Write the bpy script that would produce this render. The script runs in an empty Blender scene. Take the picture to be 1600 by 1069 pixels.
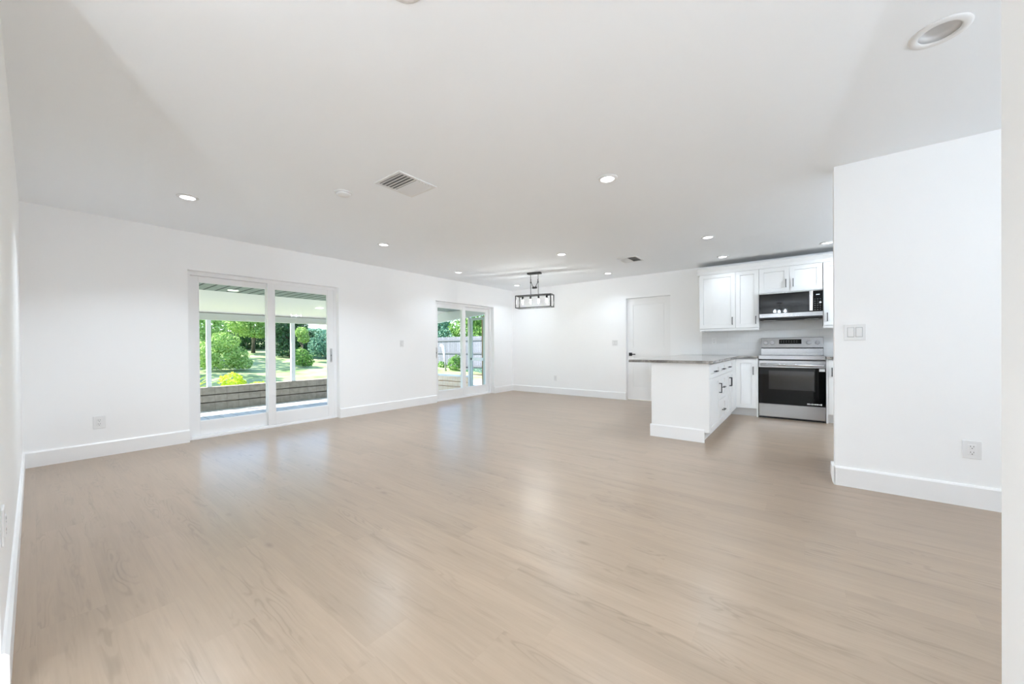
import bpy, bmesh, math, random
from mathutils import Vector, Matrix
random.seed(7)
sc = bpy.context.scene
COL = sc.collection
PI = math.pi

# ------------------------------------------------------------------ camera
F_PX, YAW, ROLL, PITCH, CAM_Z, CY = 582.08, 0.66143, -0.0079, -0.00541, 1.083, 544.3
cam_d = bpy.data.cameras.new('camera'); cam = bpy.data.objects.new('camera', cam_d); COL.objects.link(cam)
cam_d.sensor_fit = 'HORIZONTAL'; cam_d.sensor_width = 36.0; cam_d.lens = F_PX / 1600 * 36.0
cam_d.shift_y = (CY - 534.5) / 1600; cam_d.clip_start = 0.02; cam_d.clip_end = 300
fw = Vector((-math.sin(YAW), math.cos(YAW), 0)); rt = Vector((math.cos(YAW), math.sin(YAW), 0)); up = Vector((0, 0, 1))
f2 = fw * math.cos(PITCH) + up * math.sin(PITCH); u2 = up * math.cos(PITCH) - fw * math.sin(PITCH)
r3 = rt * math.cos(ROLL) + u2 * math.sin(ROLL); u3 = u2 * math.cos(ROLL) - rt * math.sin(ROLL)
M = Matrix((r3, u3, -f2)).transposed().to_4x4(); M.translation = Vector((0, 0, CAM_Z))
cam.matrix_world = M
sc.camera = cam

# ------------------------------------------------------------------ sky, sun, exposure
LAMP_W = 12.0         # radiant watts of one recessed lamp
SKY = 0.55
SUN = 13.0
sc.view_settings.view_transform = 'Standard'; sc.view_settings.look = 'None'
sc.view_settings.exposure = 0.24; sc.view_settings.gamma = 1.0; sc.view_settings.use_curve_mapping = False
wd = bpy.data.worlds.new('world'); sc.world = wd; wd.use_nodes = True
wn = wd.node_tree.nodes; wl = wd.node_tree.links; wn.clear()
wo = wn.new('ShaderNodeOutputWorld'); bg = wn.new('ShaderNodeBackground'); sky = wn.new('ShaderNodeTexSky')
sky.sky_type = 'NISHITA'; sky.sun_disc = False; sky.ozone_density = 1.5; sky.air_density = 0.9; sky.dust_density = 0.3; sky.sun_elevation = math.radians(52); sky.sun_rotation = math.radians(200)
bg.inputs['Strength'].default_value = SKY
wl.new(sky.outputs[0], bg.inputs[0]); wl.new(bg.outputs[0], wo.inputs[0])
sun_d = bpy.data.lights.new('sun', 'SUN'); sun_d.energy = SUN; sun_d.angle = math.radians(0.6); sun_d.color = (1, 0.95, 0.86)
sun = bpy.data.objects.new('sun', sun_d); COL.objects.link(sun)
sun.rotation_euler = Vector((-0.42, -0.5, 0.76)).to_track_quat('Z', 'Y').to_euler()
sc.cycles.use_denoising = True
sc.cycles.max_bounces = 20; sc.cycles.diffuse_bounces = 12; sc.cycles.glossy_bounces = 4
sc.cycles.transparent_max_bounces = 16; sc.cycles.sample_clamp_indirect = 6.0
sc.cycles.caustics_reflective = False; sc.cycles.caustics_refractive = False

# ------------------------------------------------------------------ key places
H = 2.44
XL, YB, YN, YR, XR = -5.61, 7.223, -0.07, 3.789, 0.197

# ------------------------------------------------------------------ materials
def s2l(c):
    return tuple((v / 12.92 if v <= 0.04045 else ((v + 0.055) / 1.055) ** 2.4) for v in [x / 255 for x in c])
def new_mat(name):
    m = bpy.data.materials.new(name); m.use_nodes = True
    return m, m.node_tree.nodes, m.node_tree.links, m.node_tree.nodes['Principled BSDF']
def mat(name, col, rough=0.5, metal=0.0, spec=0.5, var=0.0, scale=20, bump=0.0, emit=None, estr=0.0, coat=0.0, stretch=None):
    m, n, l, b = new_mat(name)
    c = tuple(col) + (1,)
    b.inputs['Base Color'].default_value = c; b.inputs['Roughness'].default_value = rough
    b.inputs['Metallic'].default_value = metal; b.inputs['Specular IOR Level'].default_value = spec
    b.inputs['Coat Weight'].default_value = coat
    tc = n.new('ShaderNodeTexCoord'); mp = n.new('ShaderNodeMapping'); nz = n.new('ShaderNodeTexNoise')
    nz.inputs['Scale'].default_value = scale; nz.inputs['Detail'].default_value = 4
    if stretch: mp.inputs['Scale'].default_value = stretch
    l.new(tc.outputs['Object'], mp.inputs[0]); l.new(mp.outputs[0], nz.inputs[0])
    if var:
        mx = n.new('ShaderNodeMix'); mx.data_type = 'RGBA'
        mx.inputs[6].default_value = tuple(v * (1 - var) for v in col) + (1,)
        mx.inputs[7].default_value = tuple(min(1, v * (1 + var)) for v in col) + (1,)
        l.new(nz.outputs[0], mx.inputs[0]); l.new(mx.outputs[2], b.inputs['Base Color'])
    if bump:
        bp = n.new('ShaderNodeBump'); bp.inputs['Strength'].default_value = bump; bp.inputs['Distance'].default_value = 0.002
        l.new(nz.outputs[0], bp.inputs['Height']); l.new(bp.outputs[0], b.inputs['Normal'])
    if emit:
        b.inputs['Emission Color'].default_value = tuple(emit) + (1,); b.inputs['Emission Strength'].default_value = estr
    return m

WALL = mat('wall_paint', (0.94, 0.942, 0.945), 0.6, spec=0.2, var=0.004, scale=3, bump=0.04)
CEIL = mat('ceiling_paint', (0.93, 0.958, 0.988), 0.8, spec=0.1, var=0.004, scale=5, bump=0.08)
TRIM = mat('trim_paint', (0.90, 0.90, 0.90), 0.35, spec=0.35)
CAB = mat('cabinet_paint', (0.89, 0.89, 0.885), 0.4, spec=0.35)
CABIN = mat('added_dark_board', (0.16, 0.13, 0.10), 0.7, var=0.1)
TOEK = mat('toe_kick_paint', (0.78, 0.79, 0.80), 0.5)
VINYL = mat('white_vinyl', (0.88, 0.88, 0.885), 0.35, spec=0.4)
PLASTIC = mat('white_plastic', (0.82, 0.82, 0.82), 0.35)
SURR = mat('rocker_gap', (0.45, 0.45, 0.45), 0.5)
PLASTIC_G = mat('plastic_slot', (0.10, 0.10, 0.10), 0.5)
VENT = mat('vent_metal', (0.80, 0.80, 0.80), 0.45)
DUCT = mat('duct_grey', (0.24, 0.24, 0.24), 0.8)
CANW = mat('can_white', (0.78, 0.78, 0.78), 0.5)
STEEL = mat('brushed_steel', (0.40, 0.40, 0.405), 0.25, metal=1.0, var=0.06, scale=60, stretch=(0.05, 1, 30))
STEEL_L = mat('polished_steel', (0.60, 0.60, 0.605), 0.18, metal=1.0, var=0.03, scale=40, stretch=(0.05, 1, 20))
DARKST = mat('dark_steel', (0.12, 0.115, 0.12), 0.35, metal=0.7)
BLACKG = mat('black_glass', (0.003, 0.003, 0.003), 0.03, spec=0.2)
BLACKW = mat('microwave_glass', (0.004, 0.004, 0.004), 0.03, spec=0.36)
KNOBM = mat('knob_steel', (0.30, 0.30, 0.305), 0.3, metal=1.0)
BLACK = mat('black_plastic', (0.012, 0.012, 0.012), 0.4)
BLACKM = mat('black_metal', (0.02, 0.02, 0.022), 0.4, metal=0.3)
HANDLE = mat('pull_metal', (0.035, 0.035, 0.038), 0.35, metal=0.6)
IRON = mat('lantern_iron', (0.075, 0.075, 0.075), 0.5, metal=0.5)
WINDOWG = mat('oven_window', (0.006, 0.006, 0.006), 0.05, spec=0.5)
DISPLAY = mat('display_mark', (0.16, 0.17, 0.18), 0.4)
DIGIT = mat('display_digit', (0.6, 0.62, 0.64), 0.4, emit=(0.8, 0.85, 0.9), estr=0.35)
MARK_WHITE = mat('white_mark', (0.75, 0.75, 0.75), 0.5)
LENS = mat('lamp_lens', (0.9, 0.9, 0.9), 0.4, emit=(0.95, 0.99, 1.03), estr=4)
BULB = mat('bulb_glass', (0.95, 0.93, 0.9), 0.2, emit=(0.97, 0.98, 0.97), estr=185)
BULB_HALL = mat('hall_bulb_glass', (0.95, 0.95, 0.93), 0.2, emit=(0.85, 0.98, 1.10), estr=170)
WOODBR = mat('brown_post', s2l((160, 138, 106)), 0.8, var=0.15, scale=6, stretch=(6, 6, 0.6))
ALUM = mat('white_aluminium', (0.82, 0.84, 0.86), 0.4)
ALUMG = mat('grey_green_aluminium', (0.50, 0.58, 0.57), 0.4)
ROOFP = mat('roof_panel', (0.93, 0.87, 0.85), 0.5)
FASCIA = mat('beam_aluminium', (0.66, 0.68, 0.64), 0.5)
SOIL = mat('soil', (0.11, 0.085, 0.06), 0.95, var=0.3, scale=3)
BARK = mat('bark', (0.14, 0.11, 0.085), 0.9, var=0.3, scale=9, bump=0.5)

# window glass: clear, with a faint fixed reflection
GLASS, n, l, b = new_mat('clear_glass'); n.remove(b)
tr = n.new('ShaderNodeBsdfTransparent'); tr.inputs[0].default_value = (0.97, 0.985, 0.98, 1)
gl = n.new('ShaderNodeBsdfGlossy'); gl.inputs['Roughness'].default_value = 0.0
mx = n.new('ShaderNodeMixShader'); mx.inputs[0].default_value = 0.005
l.new(tr.outputs[0], mx.inputs[1]); l.new(gl.outputs[0], mx.inputs[2]); l.new(mx.outputs[0], n['Material Output'].inputs[0])

# backsplash subway tile
TILE, n, l, b = new_mat('subway_tile')
tc = n.new('ShaderNodeTexCoord'); sx = n.new('ShaderNodeSeparateXYZ'); cx_ = n.new('ShaderNodeCombineXYZ'); br = n.new('ShaderNodeTexBrick')
l.new(tc.outputs['Object'], sx.inputs[0]); l.new(sx.outputs['X'], cx_.inputs['X']); l.new(sx.outputs['Z'], cx_.inputs['Y']); l.new(cx_.outputs[0], br.inputs[0])
br.inputs['Color1'].default_value = (0.80, 0.80, 0.80, 1); br.inputs['Color2'].default_value = (0.78, 0.78, 0.785, 1); br.inputs['Mortar'].default_value = (0.74, 0.74, 0.74, 1)
br.inputs['Scale'].default_value = 1; br.inputs['Brick Width'].default_value = 0.30; br.inputs['Row Height'].default_value = 0.10; br.inputs['Mortar Size'].default_value = 0.0025
l.new(br.outputs['Color'], b.inputs['Base Color']); b.inputs['Roughness'].default_value = 0.12
bp_ = n.new('ShaderNodeBump'); bp_.inputs['Strength'].default_value = 0.3; bp_.inputs['Distance'].default_value = 0.002; bp_.invert = True
l.new(br.outputs['Fac'], bp_.inputs['Height']); l.new(bp_.outputs[0], b.inputs['Normal'])

# granite
GRAN, n, l, b = new_mat('granite')
tc = n.new('ShaderNodeTexCoord'); n1 = n.new('ShaderNodeTexNoise'); n2 = n.new('ShaderNodeTexVoronoi'); cr = n.new('ShaderNodeValToRGB'); cr2 = n.new('ShaderNodeValToRGB'); mxg = n.new('ShaderNodeMix'); mxg.data_type = 'RGBA'
n1.inputs['Scale'].default_value = 7; n1.inputs['Detail'].default_value = 6; n1.inputs['Distortion'].default_value = 1.2
n2.inputs['Scale'].default_value = 120
cr.color_ramp.elements[0].position = 0.36; cr.color_ramp.elements[0].color = (0.07, 0.062, 0.056, 1)
cr.color_ramp.elements[1].position = 0.62; cr.color_ramp.elements[1].color = (0.36, 0.33, 0.30, 1)
cr2.color_ramp.elements[0].color = (0.06, 0.05, 0.045, 1); cr2.color_ramp.elements[1].color = (0.52, 0.49, 0.45, 1)
l.new(tc.outputs['Object'], n1.inputs[0]); l.new(tc.outputs['Object'], n2.inputs[0])
l.new(n1.outputs[0], cr.inputs[0]); l.new(n2.outputs['Color'], cr2.inputs[0])
mxg.inputs[0].default_value = 0.3; l.new(cr.outputs[0], mxg.inputs[6]); l.new(cr2.outputs[0], mxg.inputs[7]); l.new(mxg.outputs[2], b.inputs['Base Color'])
b.inputs['Roughness'].default_value = 0.10

# plank floor, boards run along X
FLOORM, n, l, b = new_mat('oak_planks')
def math_(op, a=None, b2=None, c=None):
    nd = n.new('ShaderNodeMath'); nd.operation = op
    for i, v in enumerate((a, b2, c)):
        if v is None: continue
        if isinstance(v, (int, float)): nd.inputs[i].default_value = v
        else: l.new(v, nd.inputs[i])
    return nd.outputs[0]
def comb(x, y, z):
    nd = n.new('ShaderNodeCombineXYZ')
    for i, v in enumerate((x, y, z)):
        if isinstance(v, (int, float)): nd.inputs[i].default_value = v
        else: l.new(v, nd.inputs[i])
    return nd.outputs[0]
def noise(vec, scale, detail=3, rough=0.5, dist=0.0):
    nd = n.new('ShaderNodeTexNoise'); l.new(vec, nd.inputs[0]); nd.inputs['Scale'].default_value = scale
    nd.inputs['Detail'].default_value = detail; nd.inputs['Roughness'].default_value = rough; nd.inputs['Distortion'].default_value = dist
    return nd.outputs[0]
def ramp(v, pts):
    nd = n.new('ShaderNodeValToRGB'); l.new(v, nd.inputs[0]); e = nd.color_ramp.elements
    e[0].position, e[0].color = pts[0][0], (pts[0][1],) * 3 + (1,); e[1].position, e[1].color = pts[1][0], (pts[1][1],) * 3 + (1,)
    for q in pts[2:]:
        k = e.new(q[0]); k.color = (q[1],) * 3 + (1,)
    return nd.outputs[0]
tc = n.new('ShaderNodeTexCoord'); sx = n.new('ShaderNodeSeparateXYZ'); l.new(tc.outputs['Object'], sx.inputs[0]); X, Y = sx.outputs['X'], sx.outputs['Y']
PW, PLN = 0.182, 1.22
yr = math_('DIVIDE', Y, PW); row = math_('FLOOR', yr); fy = math_('FRACT', yr)
wr = n.new('ShaderNodeTexWhiteNoise'); wr.noise_dimensions = '1D'; l.new(row, wr.inputs['W'])
xr = math_('ADD', math_('DIVIDE', X, PLN), math_('MULTIPLY', wr.outputs['Value'], 5.0)); colr = math_('FLOOR', xr); fx = math_('FRACT', xr)
wi = n.new('ShaderNodeTexWhiteNoise'); wi.noise_dimensions = '2D'; l.new(comb(row, colr, 0), wi.inputs[0]); pid = wi.outputs['Value']
off = math_('MULTIPLY', pid, 61.0)
g_vec = comb(math_('ADD', math_('MULTIPLY', X, 1.0), off), math_('MULTIPLY', Y, 9.0), off)
broad = noise(g_vec, 0.9, 4, 0.55, 0.4)
fine = noise(comb(math_('MULTIPLY', X, 3.0), math_('MULTIPLY', Y, 70.0), off), 1.0, 5, 0.65)
rv = comb(math_('ADD', math_('MULTIPLY', X, 2.0), off), math_('MULTIPLY', Y, 13.0), off)
rings = math_('SINE', math_('MULTIPLY', noise(rv, 0.8, 2, 0.45, 0.3), 85.0))
ringline = ramp(math_('MULTIPLY_ADD', rings, 0.5, 0.5), [(0.0, 1.0), (0.45, 0.0)])
ringmask = ramp(noise(comb(math_('ADD', math_('MULTIPLY', X, 0.9), math_('MULTIPLY', off, 1.7)), math_('MULTIPLY', Y, 9.0), off), 1.1, 2), [(0.52, 0.0), (0.66, 1.0)])
ringd = math_('MULTIPLY', ringline, ringmask)
vk = n.new('ShaderNodeTexVoronoi'); l.new(comb(math_('ADD', math_('MULTIPLY', X, 1.0), off), math_('MULTIPLY', Y, 2.4), 0), vk.inputs[0]); vk.inputs['Scale'].default_value = 1.9
knot = ramp(vk.outputs['Distance'], [(0.01, 1.0), (0.10, 0.0)])
streak = ramp(noise(comb(math_('ADD', math_('MULTIPLY', X, 2.2), off), math_('MULTIPLY', Y, 26.0), off), 1.0, 3, 0.6), [(0.60, 0.0), (0.75, 1.0)])
seam = math_('MAXIMUM', math_('MAXIMUM', math_('LESS_THAN', fy, 0.006), math_('GREATER_THAN', fy, 0.994)), math_('LESS_THAN', fx, 0.0012))
tone = math_('ADD', math_('MULTIPLY', math_('SUBTRACT', pid, 0.5), 0.05), math_('MULTIPLY', math_('SUBTRACT', broad, 0.5), 0.34))
tone = math_('ADD', tone, math_('MULTIPLY', math_('SUBTRACT', fine, 0.5), 0.26))
tone = math_('SUBTRACT', tone, math_('MULTIPLY', ringd, 0.16))
tone = math_('SUBTRACT', tone, math_('MULTIPLY', knot, 0.26))
tone = math_('SUBTRACT', tone, math_('MULTIPLY', streak, 0.17))
tone = math_('SUBTRACT', tone, math_('MULTIPLY', seam, 0.05))
val = math_('ADD', tone, 1.0)
FLOOR_COL = (0.355, 0.268, 0.196)
hs = n.new('ShaderNodeMix'); hs.data_type = 'RGBA'; hs.blend_type = 'MULTIPLY'; hs.inputs[0].default_value = 1.0
hs.inputs[6].default_value = FLOOR_COL + (1,); l.new(comb(val, val, val), hs.inputs[7])
l.new(hs.outputs[2], b.inputs['Base Color'])
b.inputs['Roughness'].default_value = 0.28; b.inputs['Specular IOR Level'].default_value = 0.5
bp_ = n.new('ShaderNodeBump'); bp_.inputs['Strength'].default_value = 0.12; bp_.inputs['Distance'].default_value = 0.001
l.new(val, bp_.inputs['Height']); l.new(bp_.outputs[0], b.inputs['Normal'])

def block_mat(name, c1, c2, cm, bw, rh, ms, axes='XZ', rough=0.85, off=0.5):
    m, n, l, b = new_mat(name)
    tc = n.new('ShaderNodeTexCoord'); sx = n.new('ShaderNodeSeparateXYZ'); cb = n.new('ShaderNodeCombineXYZ'); br = n.new('ShaderNodeTexBrick')
    l.new(tc.outputs['Object'], sx.inputs[0]); l.new(sx.outputs[axes[0]], cb.inputs['X']); l.new(sx.outputs[axes[1]], cb.inputs['Y']); l.new(cb.outputs[0], br.inputs[0])
    br.inputs['Color1'].default_value = c1 + (1,); br.inputs['Color2'].default_value = c2 + (1,); br.inputs['Mortar'].default_value = cm + (1,)
    br.inputs['Scale'].default_value = 1; br.inputs['Brick Width'].default_value = bw; br.inputs['Row Height'].default_value = rh
    br.inputs['Mortar Size'].default_value = ms; br.inputs['Bias'].default_value = 0.0; br.offset = off
    nz = n.new('ShaderNodeTexNoise'); nz.inputs['Scale'].default_value = 14; l.new(tc.outputs['Object'], nz.inputs[0])
    mx = n.new('ShaderNodeMix'); mx.data_type = 'RGBA'; mx.blend_type = 'OVERLAY'; mx.inputs[0].default_value = 0.35
    l.new(br.outputs['Color'], mx.inputs[6]); l.new(nz.outputs[0], mx.inputs[7]); l.new(mx.outputs[2], b.inputs['Base Color'])
    b.inputs['Roughness'].default_value = rough
    bp = n.new('ShaderNodeBump'); bp.invert = True; bp.inputs['Distance'].default_value = 0.006; bp.inputs['Strength'].default_value = 0.7
    l.new(br.outputs['Fac'], bp.inputs['Height']); l.new(bp.outputs[0], b.inputs['Normal'])
    return m
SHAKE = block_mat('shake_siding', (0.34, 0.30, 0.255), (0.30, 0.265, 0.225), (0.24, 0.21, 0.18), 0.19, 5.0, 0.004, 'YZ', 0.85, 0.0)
SHAKE_LIT = block_mat('shake_siding_sunlit', (0.92, 0.75, 0.58), (0.88, 0.71, 0.55), (0.74, 0.60, 0.46), 0.19, 5.0, 0.004, 'XZ', 0.85, 0.0)  # pale copy of the siding with sunlight put into its colour
PAVER = block_mat('patio_pavers', (0.68, 0.71, 0.76), (0.56, 0.59, 0.64), (0.30, 0.31, 0.33), 0.32, 0.2, 0.006, 'XY', 0.6)
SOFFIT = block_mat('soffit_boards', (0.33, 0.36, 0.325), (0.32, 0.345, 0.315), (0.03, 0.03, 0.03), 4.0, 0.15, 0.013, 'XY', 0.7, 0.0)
FENCEM = block_mat('fence_boards', (0.21, 0.21, 0.25), (0.155, 0.158, 0.185), (0.07, 0.072, 0.08), 0.14, 9.0, 0.008, 'XZ', 0.85, 0.0)
STUCCO = mat('stucco', (0.62, 0.56, 0.47), 0.9, var=0.06, bump=0.4, scale=60)
LAWN, n, l, b = new_mat('lawn_grass')
tc = n.new('ShaderNodeTexCoord'); n1 = n.new('ShaderNodeTexNoise'); n1.inputs['Scale'].default_value = 0.9; n1.inputs['Detail'].default_value = 8
cr = n.new('ShaderNodeValToRGB'); cr.color_ramp.elements[0].position = 0.35; cr.color_ramp.elements[0].color = (0.15, 0.235, 0.075, 1)
cr.color_ramp.elements[1].position = 0.65; cr.color_ramp.elements[1].color = (0.40, 0.46, 0.22, 1)
l.new(tc.outputs['Object'], n1.inputs[0]); l.new(n1.outputs[0], cr.inputs[0]); l.new(cr.outputs[0], b.inputs['Base Color']); b.inputs['Roughness'].default_value = 0.9
def leaf_mat(name, c1, c2):
    m, n, l, b = new_mat(name)
    at = n.new('ShaderNodeAttribute'); at.attribute_name = 'tint'
    mx = n.new('ShaderNodeMix'); mx.data_type = 'RGBA'; mx.inputs[6].default_value = c1 + (1,); mx.inputs[7].default_value = c2 + (1,)
    l.new(at.outputs['Fac'], mx.inputs[0]); l.new(mx.outputs[2], b.inputs['Base Color'])
    b.inputs['Roughness'].default_value = 0.55; b.inputs['Specular IOR Level'].default_value = 0.3
    # a leaf lets light through
    ts = n.new('ShaderNodeBsdfTranslucent'); l.new(mx.outputs[2], ts.inputs[0]); ms = n.new('ShaderNodeMixShader'); ms.inputs[0].default_value = 0.3
    l.new(b.outputs[0], ms.inputs[1]); l.new(ts.outputs[0], ms.inputs[2]); l.new(ms.outputs[0], n['Material Output'].inputs[0])
    return m
LF_LIGHT = leaf_mat('leaf_light', (0.16, 0.32, 0.06), (0.50, 0.66, 0.22))
LF_MID = leaf_mat('leaf_mid', (0.07, 0.20, 0.035), (0.26, 0.44, 0.10))
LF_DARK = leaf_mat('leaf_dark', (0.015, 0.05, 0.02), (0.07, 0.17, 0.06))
LF_YEL = leaf_mat('leaf_yellow', (0.42, 0.55, 0.03), (0.80, 0.86, 0.10))
LF_BLUE = leaf_mat('leaf_bluegreen', (0.05, 0.17, 0.11), (0.26, 0.46, 0.32))

# ------------------------------------------------------------------ mesh helpers
class MB:
    def __init__(self): self.bm = bmesh.new()
    def box(self, x0, x1, y0, y1, z0, z1, bev=0.0):
        bm = self.bm
        vs = [bm.verts.new(p) for p in ((x0, y0, z0), (x1, y0, z0), (x1, y1, z0), (x0, y1, z0), (x0, y0, z1), (x1, y0, z1), (x1, y1, z1), (x0, y1, z1))]
        fs = [bm.faces.new([vs[i] for i in q]) for q in ((3, 2, 1, 0), (4, 5, 6, 7), (0, 1, 5, 4), (1, 2, 6, 5), (2, 3, 7, 6), (3, 0, 4, 7))]
        if bev:
            es = set(e for f in fs for e in f.edges)
            bmesh.ops.bevel(bm, geom=list(es), offset=bev, segments=2, affect='EDGES', profile=0.5)
        return self
    def lathe(self, prof, c, seg=32, axis='Z'):
        """prof: list of (radius, height); c: centre; axis of revolution"""
        bm = self.bm; rings = []
        for r, h in prof:
            ring = []
            for k in range(seg):
                a = 2 * PI * k / seg; u, v = r * math.cos(a), r * math.sin(a)
                p = {'Z': (u, v, h), 'Y': (u, h, -v), 'X': (h, u, v)}[axis]
                ring.append(bm.verts.new((c[0] + p[0], c[1] + p[1], c[2] + p[2])))
            rings.append(ring)
        for a, b2 in zip(rings, rings[1:]):
            for k in range(seg):
                f = bm.faces.new((a[k], a[(k + 1) % seg], b2[(k + 1) % seg], b2[k])); f.smooth = True
        for ring, fl in ((rings[0], True), (rings[-1], False)):
            if prof[0 if fl else -1][0] > 1e-5: bm.faces.new(ring[::-1] if fl else ring)
        return self
    def disc(self, r, c, seg=32, down=True):
        vs = [self.bm.verts.new((c[0] + r * math.cos(2 * PI * k / seg), c[1] + r * math.sin(2 * PI * k / seg), c[2])) for k in range(seg)]
        self.bm.faces.new(vs[::-1] if down else vs); return self
    def ring_shell(self, prof, c, seg=40):
        """closed profile swept round Z (no caps)"""
        bm = self.bm; rings = []
        for r, h in prof:
            rings.append([bm.verts.new((c[0] + r * math.cos(2 * PI * k / seg), c[1] + r * math.sin(2 * PI * k / seg), c[2] + h)) for k in range(seg)])
        for i in range(len(rings)):
            a, b2 = rings[i], rings[(i + 1) % len(rings)]
            for k in range(seg):
                f = bm.faces.new((a[k], a[(k + 1) % seg], b2[(k + 1) % seg], b2[k])); f.smooth = True
        return self
    def tube(self, pts, r, seg=10):
        bm = self.bm; pts = [Vector(p) for p in pts]; rings = []
        for i, p in enumerate(pts):
            d = (pts[min(i + 1, len(pts) - 1)] - pts[max(i - 1, 0)]).normalized()
            a = d.cross(Vector((0, 0, 1)));
            if a.length < 1e-3: a = d.cross(Vector((0, 1, 0)))
            a.normalize(); b2 = d.cross(a)
            rr = r[i] if isinstance(r, (list, tuple)) else r
            rings.append([bm.verts.new(p + a * rr * math.cos(2 * PI * k / seg) + b2 * rr * math.sin(2 * PI * k / seg)) for k in range(seg)])
        for a, b2 in zip(rings, rings[1:]):
            for k in range(seg):
                f = bm.faces.new((a[k], a[(k + 1) % seg], b2[(k + 1) % seg], b2[k])); f.smooth = True
        bm.faces.new(rings[0][::-1]); bm.faces.new(rings[-1]); return self
    def prism(self, pts, axis, h0, h1):
        """pts 2-D outline in the two other axes (order XY / XZ / YZ)"""
        def P(u, v, h): return {'Z': (u, v, h), 'Y': (u, h, v), 'X': (h, u, v)}[axis]
        a = [self.bm.verts.new(P(u, v, h0)) for u, v in pts]; b2 = [self.bm.verts.new(P(u, v, h1)) for u, v in pts]
        self.bm.faces.new(a); self.bm.faces.new(b2[::-1]); k = len(pts)
        for i in range(k): self.bm.faces.new((a[i], b2[i], b2[(i + 1) % k], a[(i + 1) % k]))
        return self
    def frame(self, u0, u1, z0, z1, d0, d1, w, axis='Y', wt=None, wb=None):
        """rectangular frame of section w in the plane across `axis`, from d0 to d1"""
        wt = w if wt is None else wt; wb = w if wb is None else wb
        for a, b2, c, d in ((u0, u0 + w, z0, z1), (u1 - w, u1, z0, z1), (u0 + w, u1 - w, z0, z0 + wb), (u0 + w, u1 - w, z1 - wt, z1)):
            if axis == 'Y': self.box(a, b2, d0, d1, c, d)
            else: self.box(d0, d1, a, b2, c, d)
        return self

ROOT = {}
def link(name, data, m=None, parent=None):
    o = bpy.data.objects.new(name, data); COL.objects.link(o)
    if m is not None: data.materials.append(m)
    if parent is not None: o.parent = parent
    return o
def obj(name, mb, m, parent=None, smooth=False):
    """world-space geometry; a part is stored relative to its thing"""
    base = ROOT.get(parent.name, Vector((0, 0, 0))) if parent is not None else Vector((0, 0, 0))
    bm = mb.bm
    bmesh.ops.recalc_face_normals(bm, faces=bm.faces)
    if base.length: bmesh.ops.translate(bm, verts=bm.verts, vec=-base)
    me = bpy.data.meshes.new(name); bm.to_mesh(me); bm.free()
    if smooth:
        for p in me.polygons: p.use_smooth = True
    o = link(name, me, m, parent)
    if parent is not None: ROOT[o.name] = base
    return o
def tag(o, label, cat, group=None):
    o['label'] = label; o['category'] = cat
    if group: o['group'] = group
    return o
def thing(name, loc, label, cat, group=None, rotz=0.0):
    o = bpy.data.objects.new(name, None); COL.objects.link(o); o.empty_display_size = 0.1
    o.location = loc; o.rotation_euler = (0, 0, rotz); ROOT[o.name] = Vector(loc)
    return tag(o, label, cat, group)
def struct(name, mb, m, parent=None):
    o = obj(name, mb, m, parent)
    if parent is None: o['kind'] = 'structure'
    return o
def place(mb, name, m, label, cat, group=None):
    """a thing that is one mesh, with its origin at its own foot"""
    bm = mb.bm; xs = [v.co for v in bm.verts]
    c = Vector((sum(v.x for v in xs) / len(xs), sum(v.y for v in xs) / len(xs), min(v.z for v in xs)))
    bmesh.ops.translate(bm, verts=bm.verts, vec=-c)
    o = obj(name, mb, m); o.location = c; return tag(o, label, cat, group)
def dup(root, loc, label, group=None, rotz=None):
    r = root.copy(); COL.objects.link(r); r.location = loc; r['label'] = label
    if group: r['group'] = group
    if rotz is not None: r.rotation_euler = (0, 0, rotz)
    for ch in list(root.children):
        c = ch.copy(); COL.objects.link(c); c.parent = r
        for g in list(ch.children):
            d = g.copy(); COL.objects.link(d); d.parent = c
    return r

# ------------------------------------------------------------------ the room shell
XW, WT = 3.0, 0.12                       # right-hand end of the shell, wall thickness
XLO = XL - 0.20                          # outer face of the left wall
S1 = (1.104, 2.885, 2.005)               # first sliding door opening: y0, y1, head
S2 = (4.805, 6.53, 1.985)                # second one
DR = (-2.757, -1.915, 2.01)              # panel door opening in the back wall: x0, x1, head
struct('floor', MB().box(XLO + 0.06, XW + WT, -3.2, YB + WT, -0.12, 0.0), FLOORM)
cx0, cy0, hh = 0.478, 2.442, 0.066       # hole for the unlit can
m = MB(); x0, x1, y0, y1 = XLO, XW + WT, -3.2, YB + WT
m.box(x0, cx0 - hh, y0, y1, H, H + 0.12).box(cx0 + hh, x1, y0, y1, H, H + 0.12)
m.box(cx0 - hh, cx0 + hh, y0, cy0 - hh, H, H + 0.12).box(cx0 - hh, cx0 + hh, cy0 + hh, y1, H, H + 0.12)
struct('ceiling', m, CEIL)
m = MB(); a = YN - WT; e = YB + WT
m.box(XLO, XL, a, S1[0], 0, H).box(XLO, XL, S1[0], S1[1], S1[2], H).box(XLO, XL, S1[1], S2[0], 0, H)
m.box(XLO, XL, S2[0], S2[1], S2[2], H).box(XLO, XL, S2[1], e, 0, H)
struct('wall_left', m, WALL)
m = MB(); m.box(XL, DR[0], YB, e, 0, H).box(DR[0], DR[1], YB, e, DR[2], H).box(DR[1], XW, YB, e, 0, H)
struct('wall_back', m, WALL)
struct('wall_near', MB().box(XL, -1.95, YN - WT, YN, 0, H), WALL)
struct('wall_right', MB().box(XR, XW, YR, YR + WT, 0, H), WALL)
struct('wall_entry', MB().box(0.3865, XW, 1.34, 1.46, 0, H), WALL)
struct('wall_hall_left', MB().box(-2.07, -1.95, -3.2, YN - WT, 0, H), WALL)
struct('wall_hall_right', MB().box(1.6, 1.72, -3.2, 1.34, 0, H), WALL)
struct('wall_hall_back', MB().box(-1.95, 1.6, -3.2, -3.08, 0, H), WALL)
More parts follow.
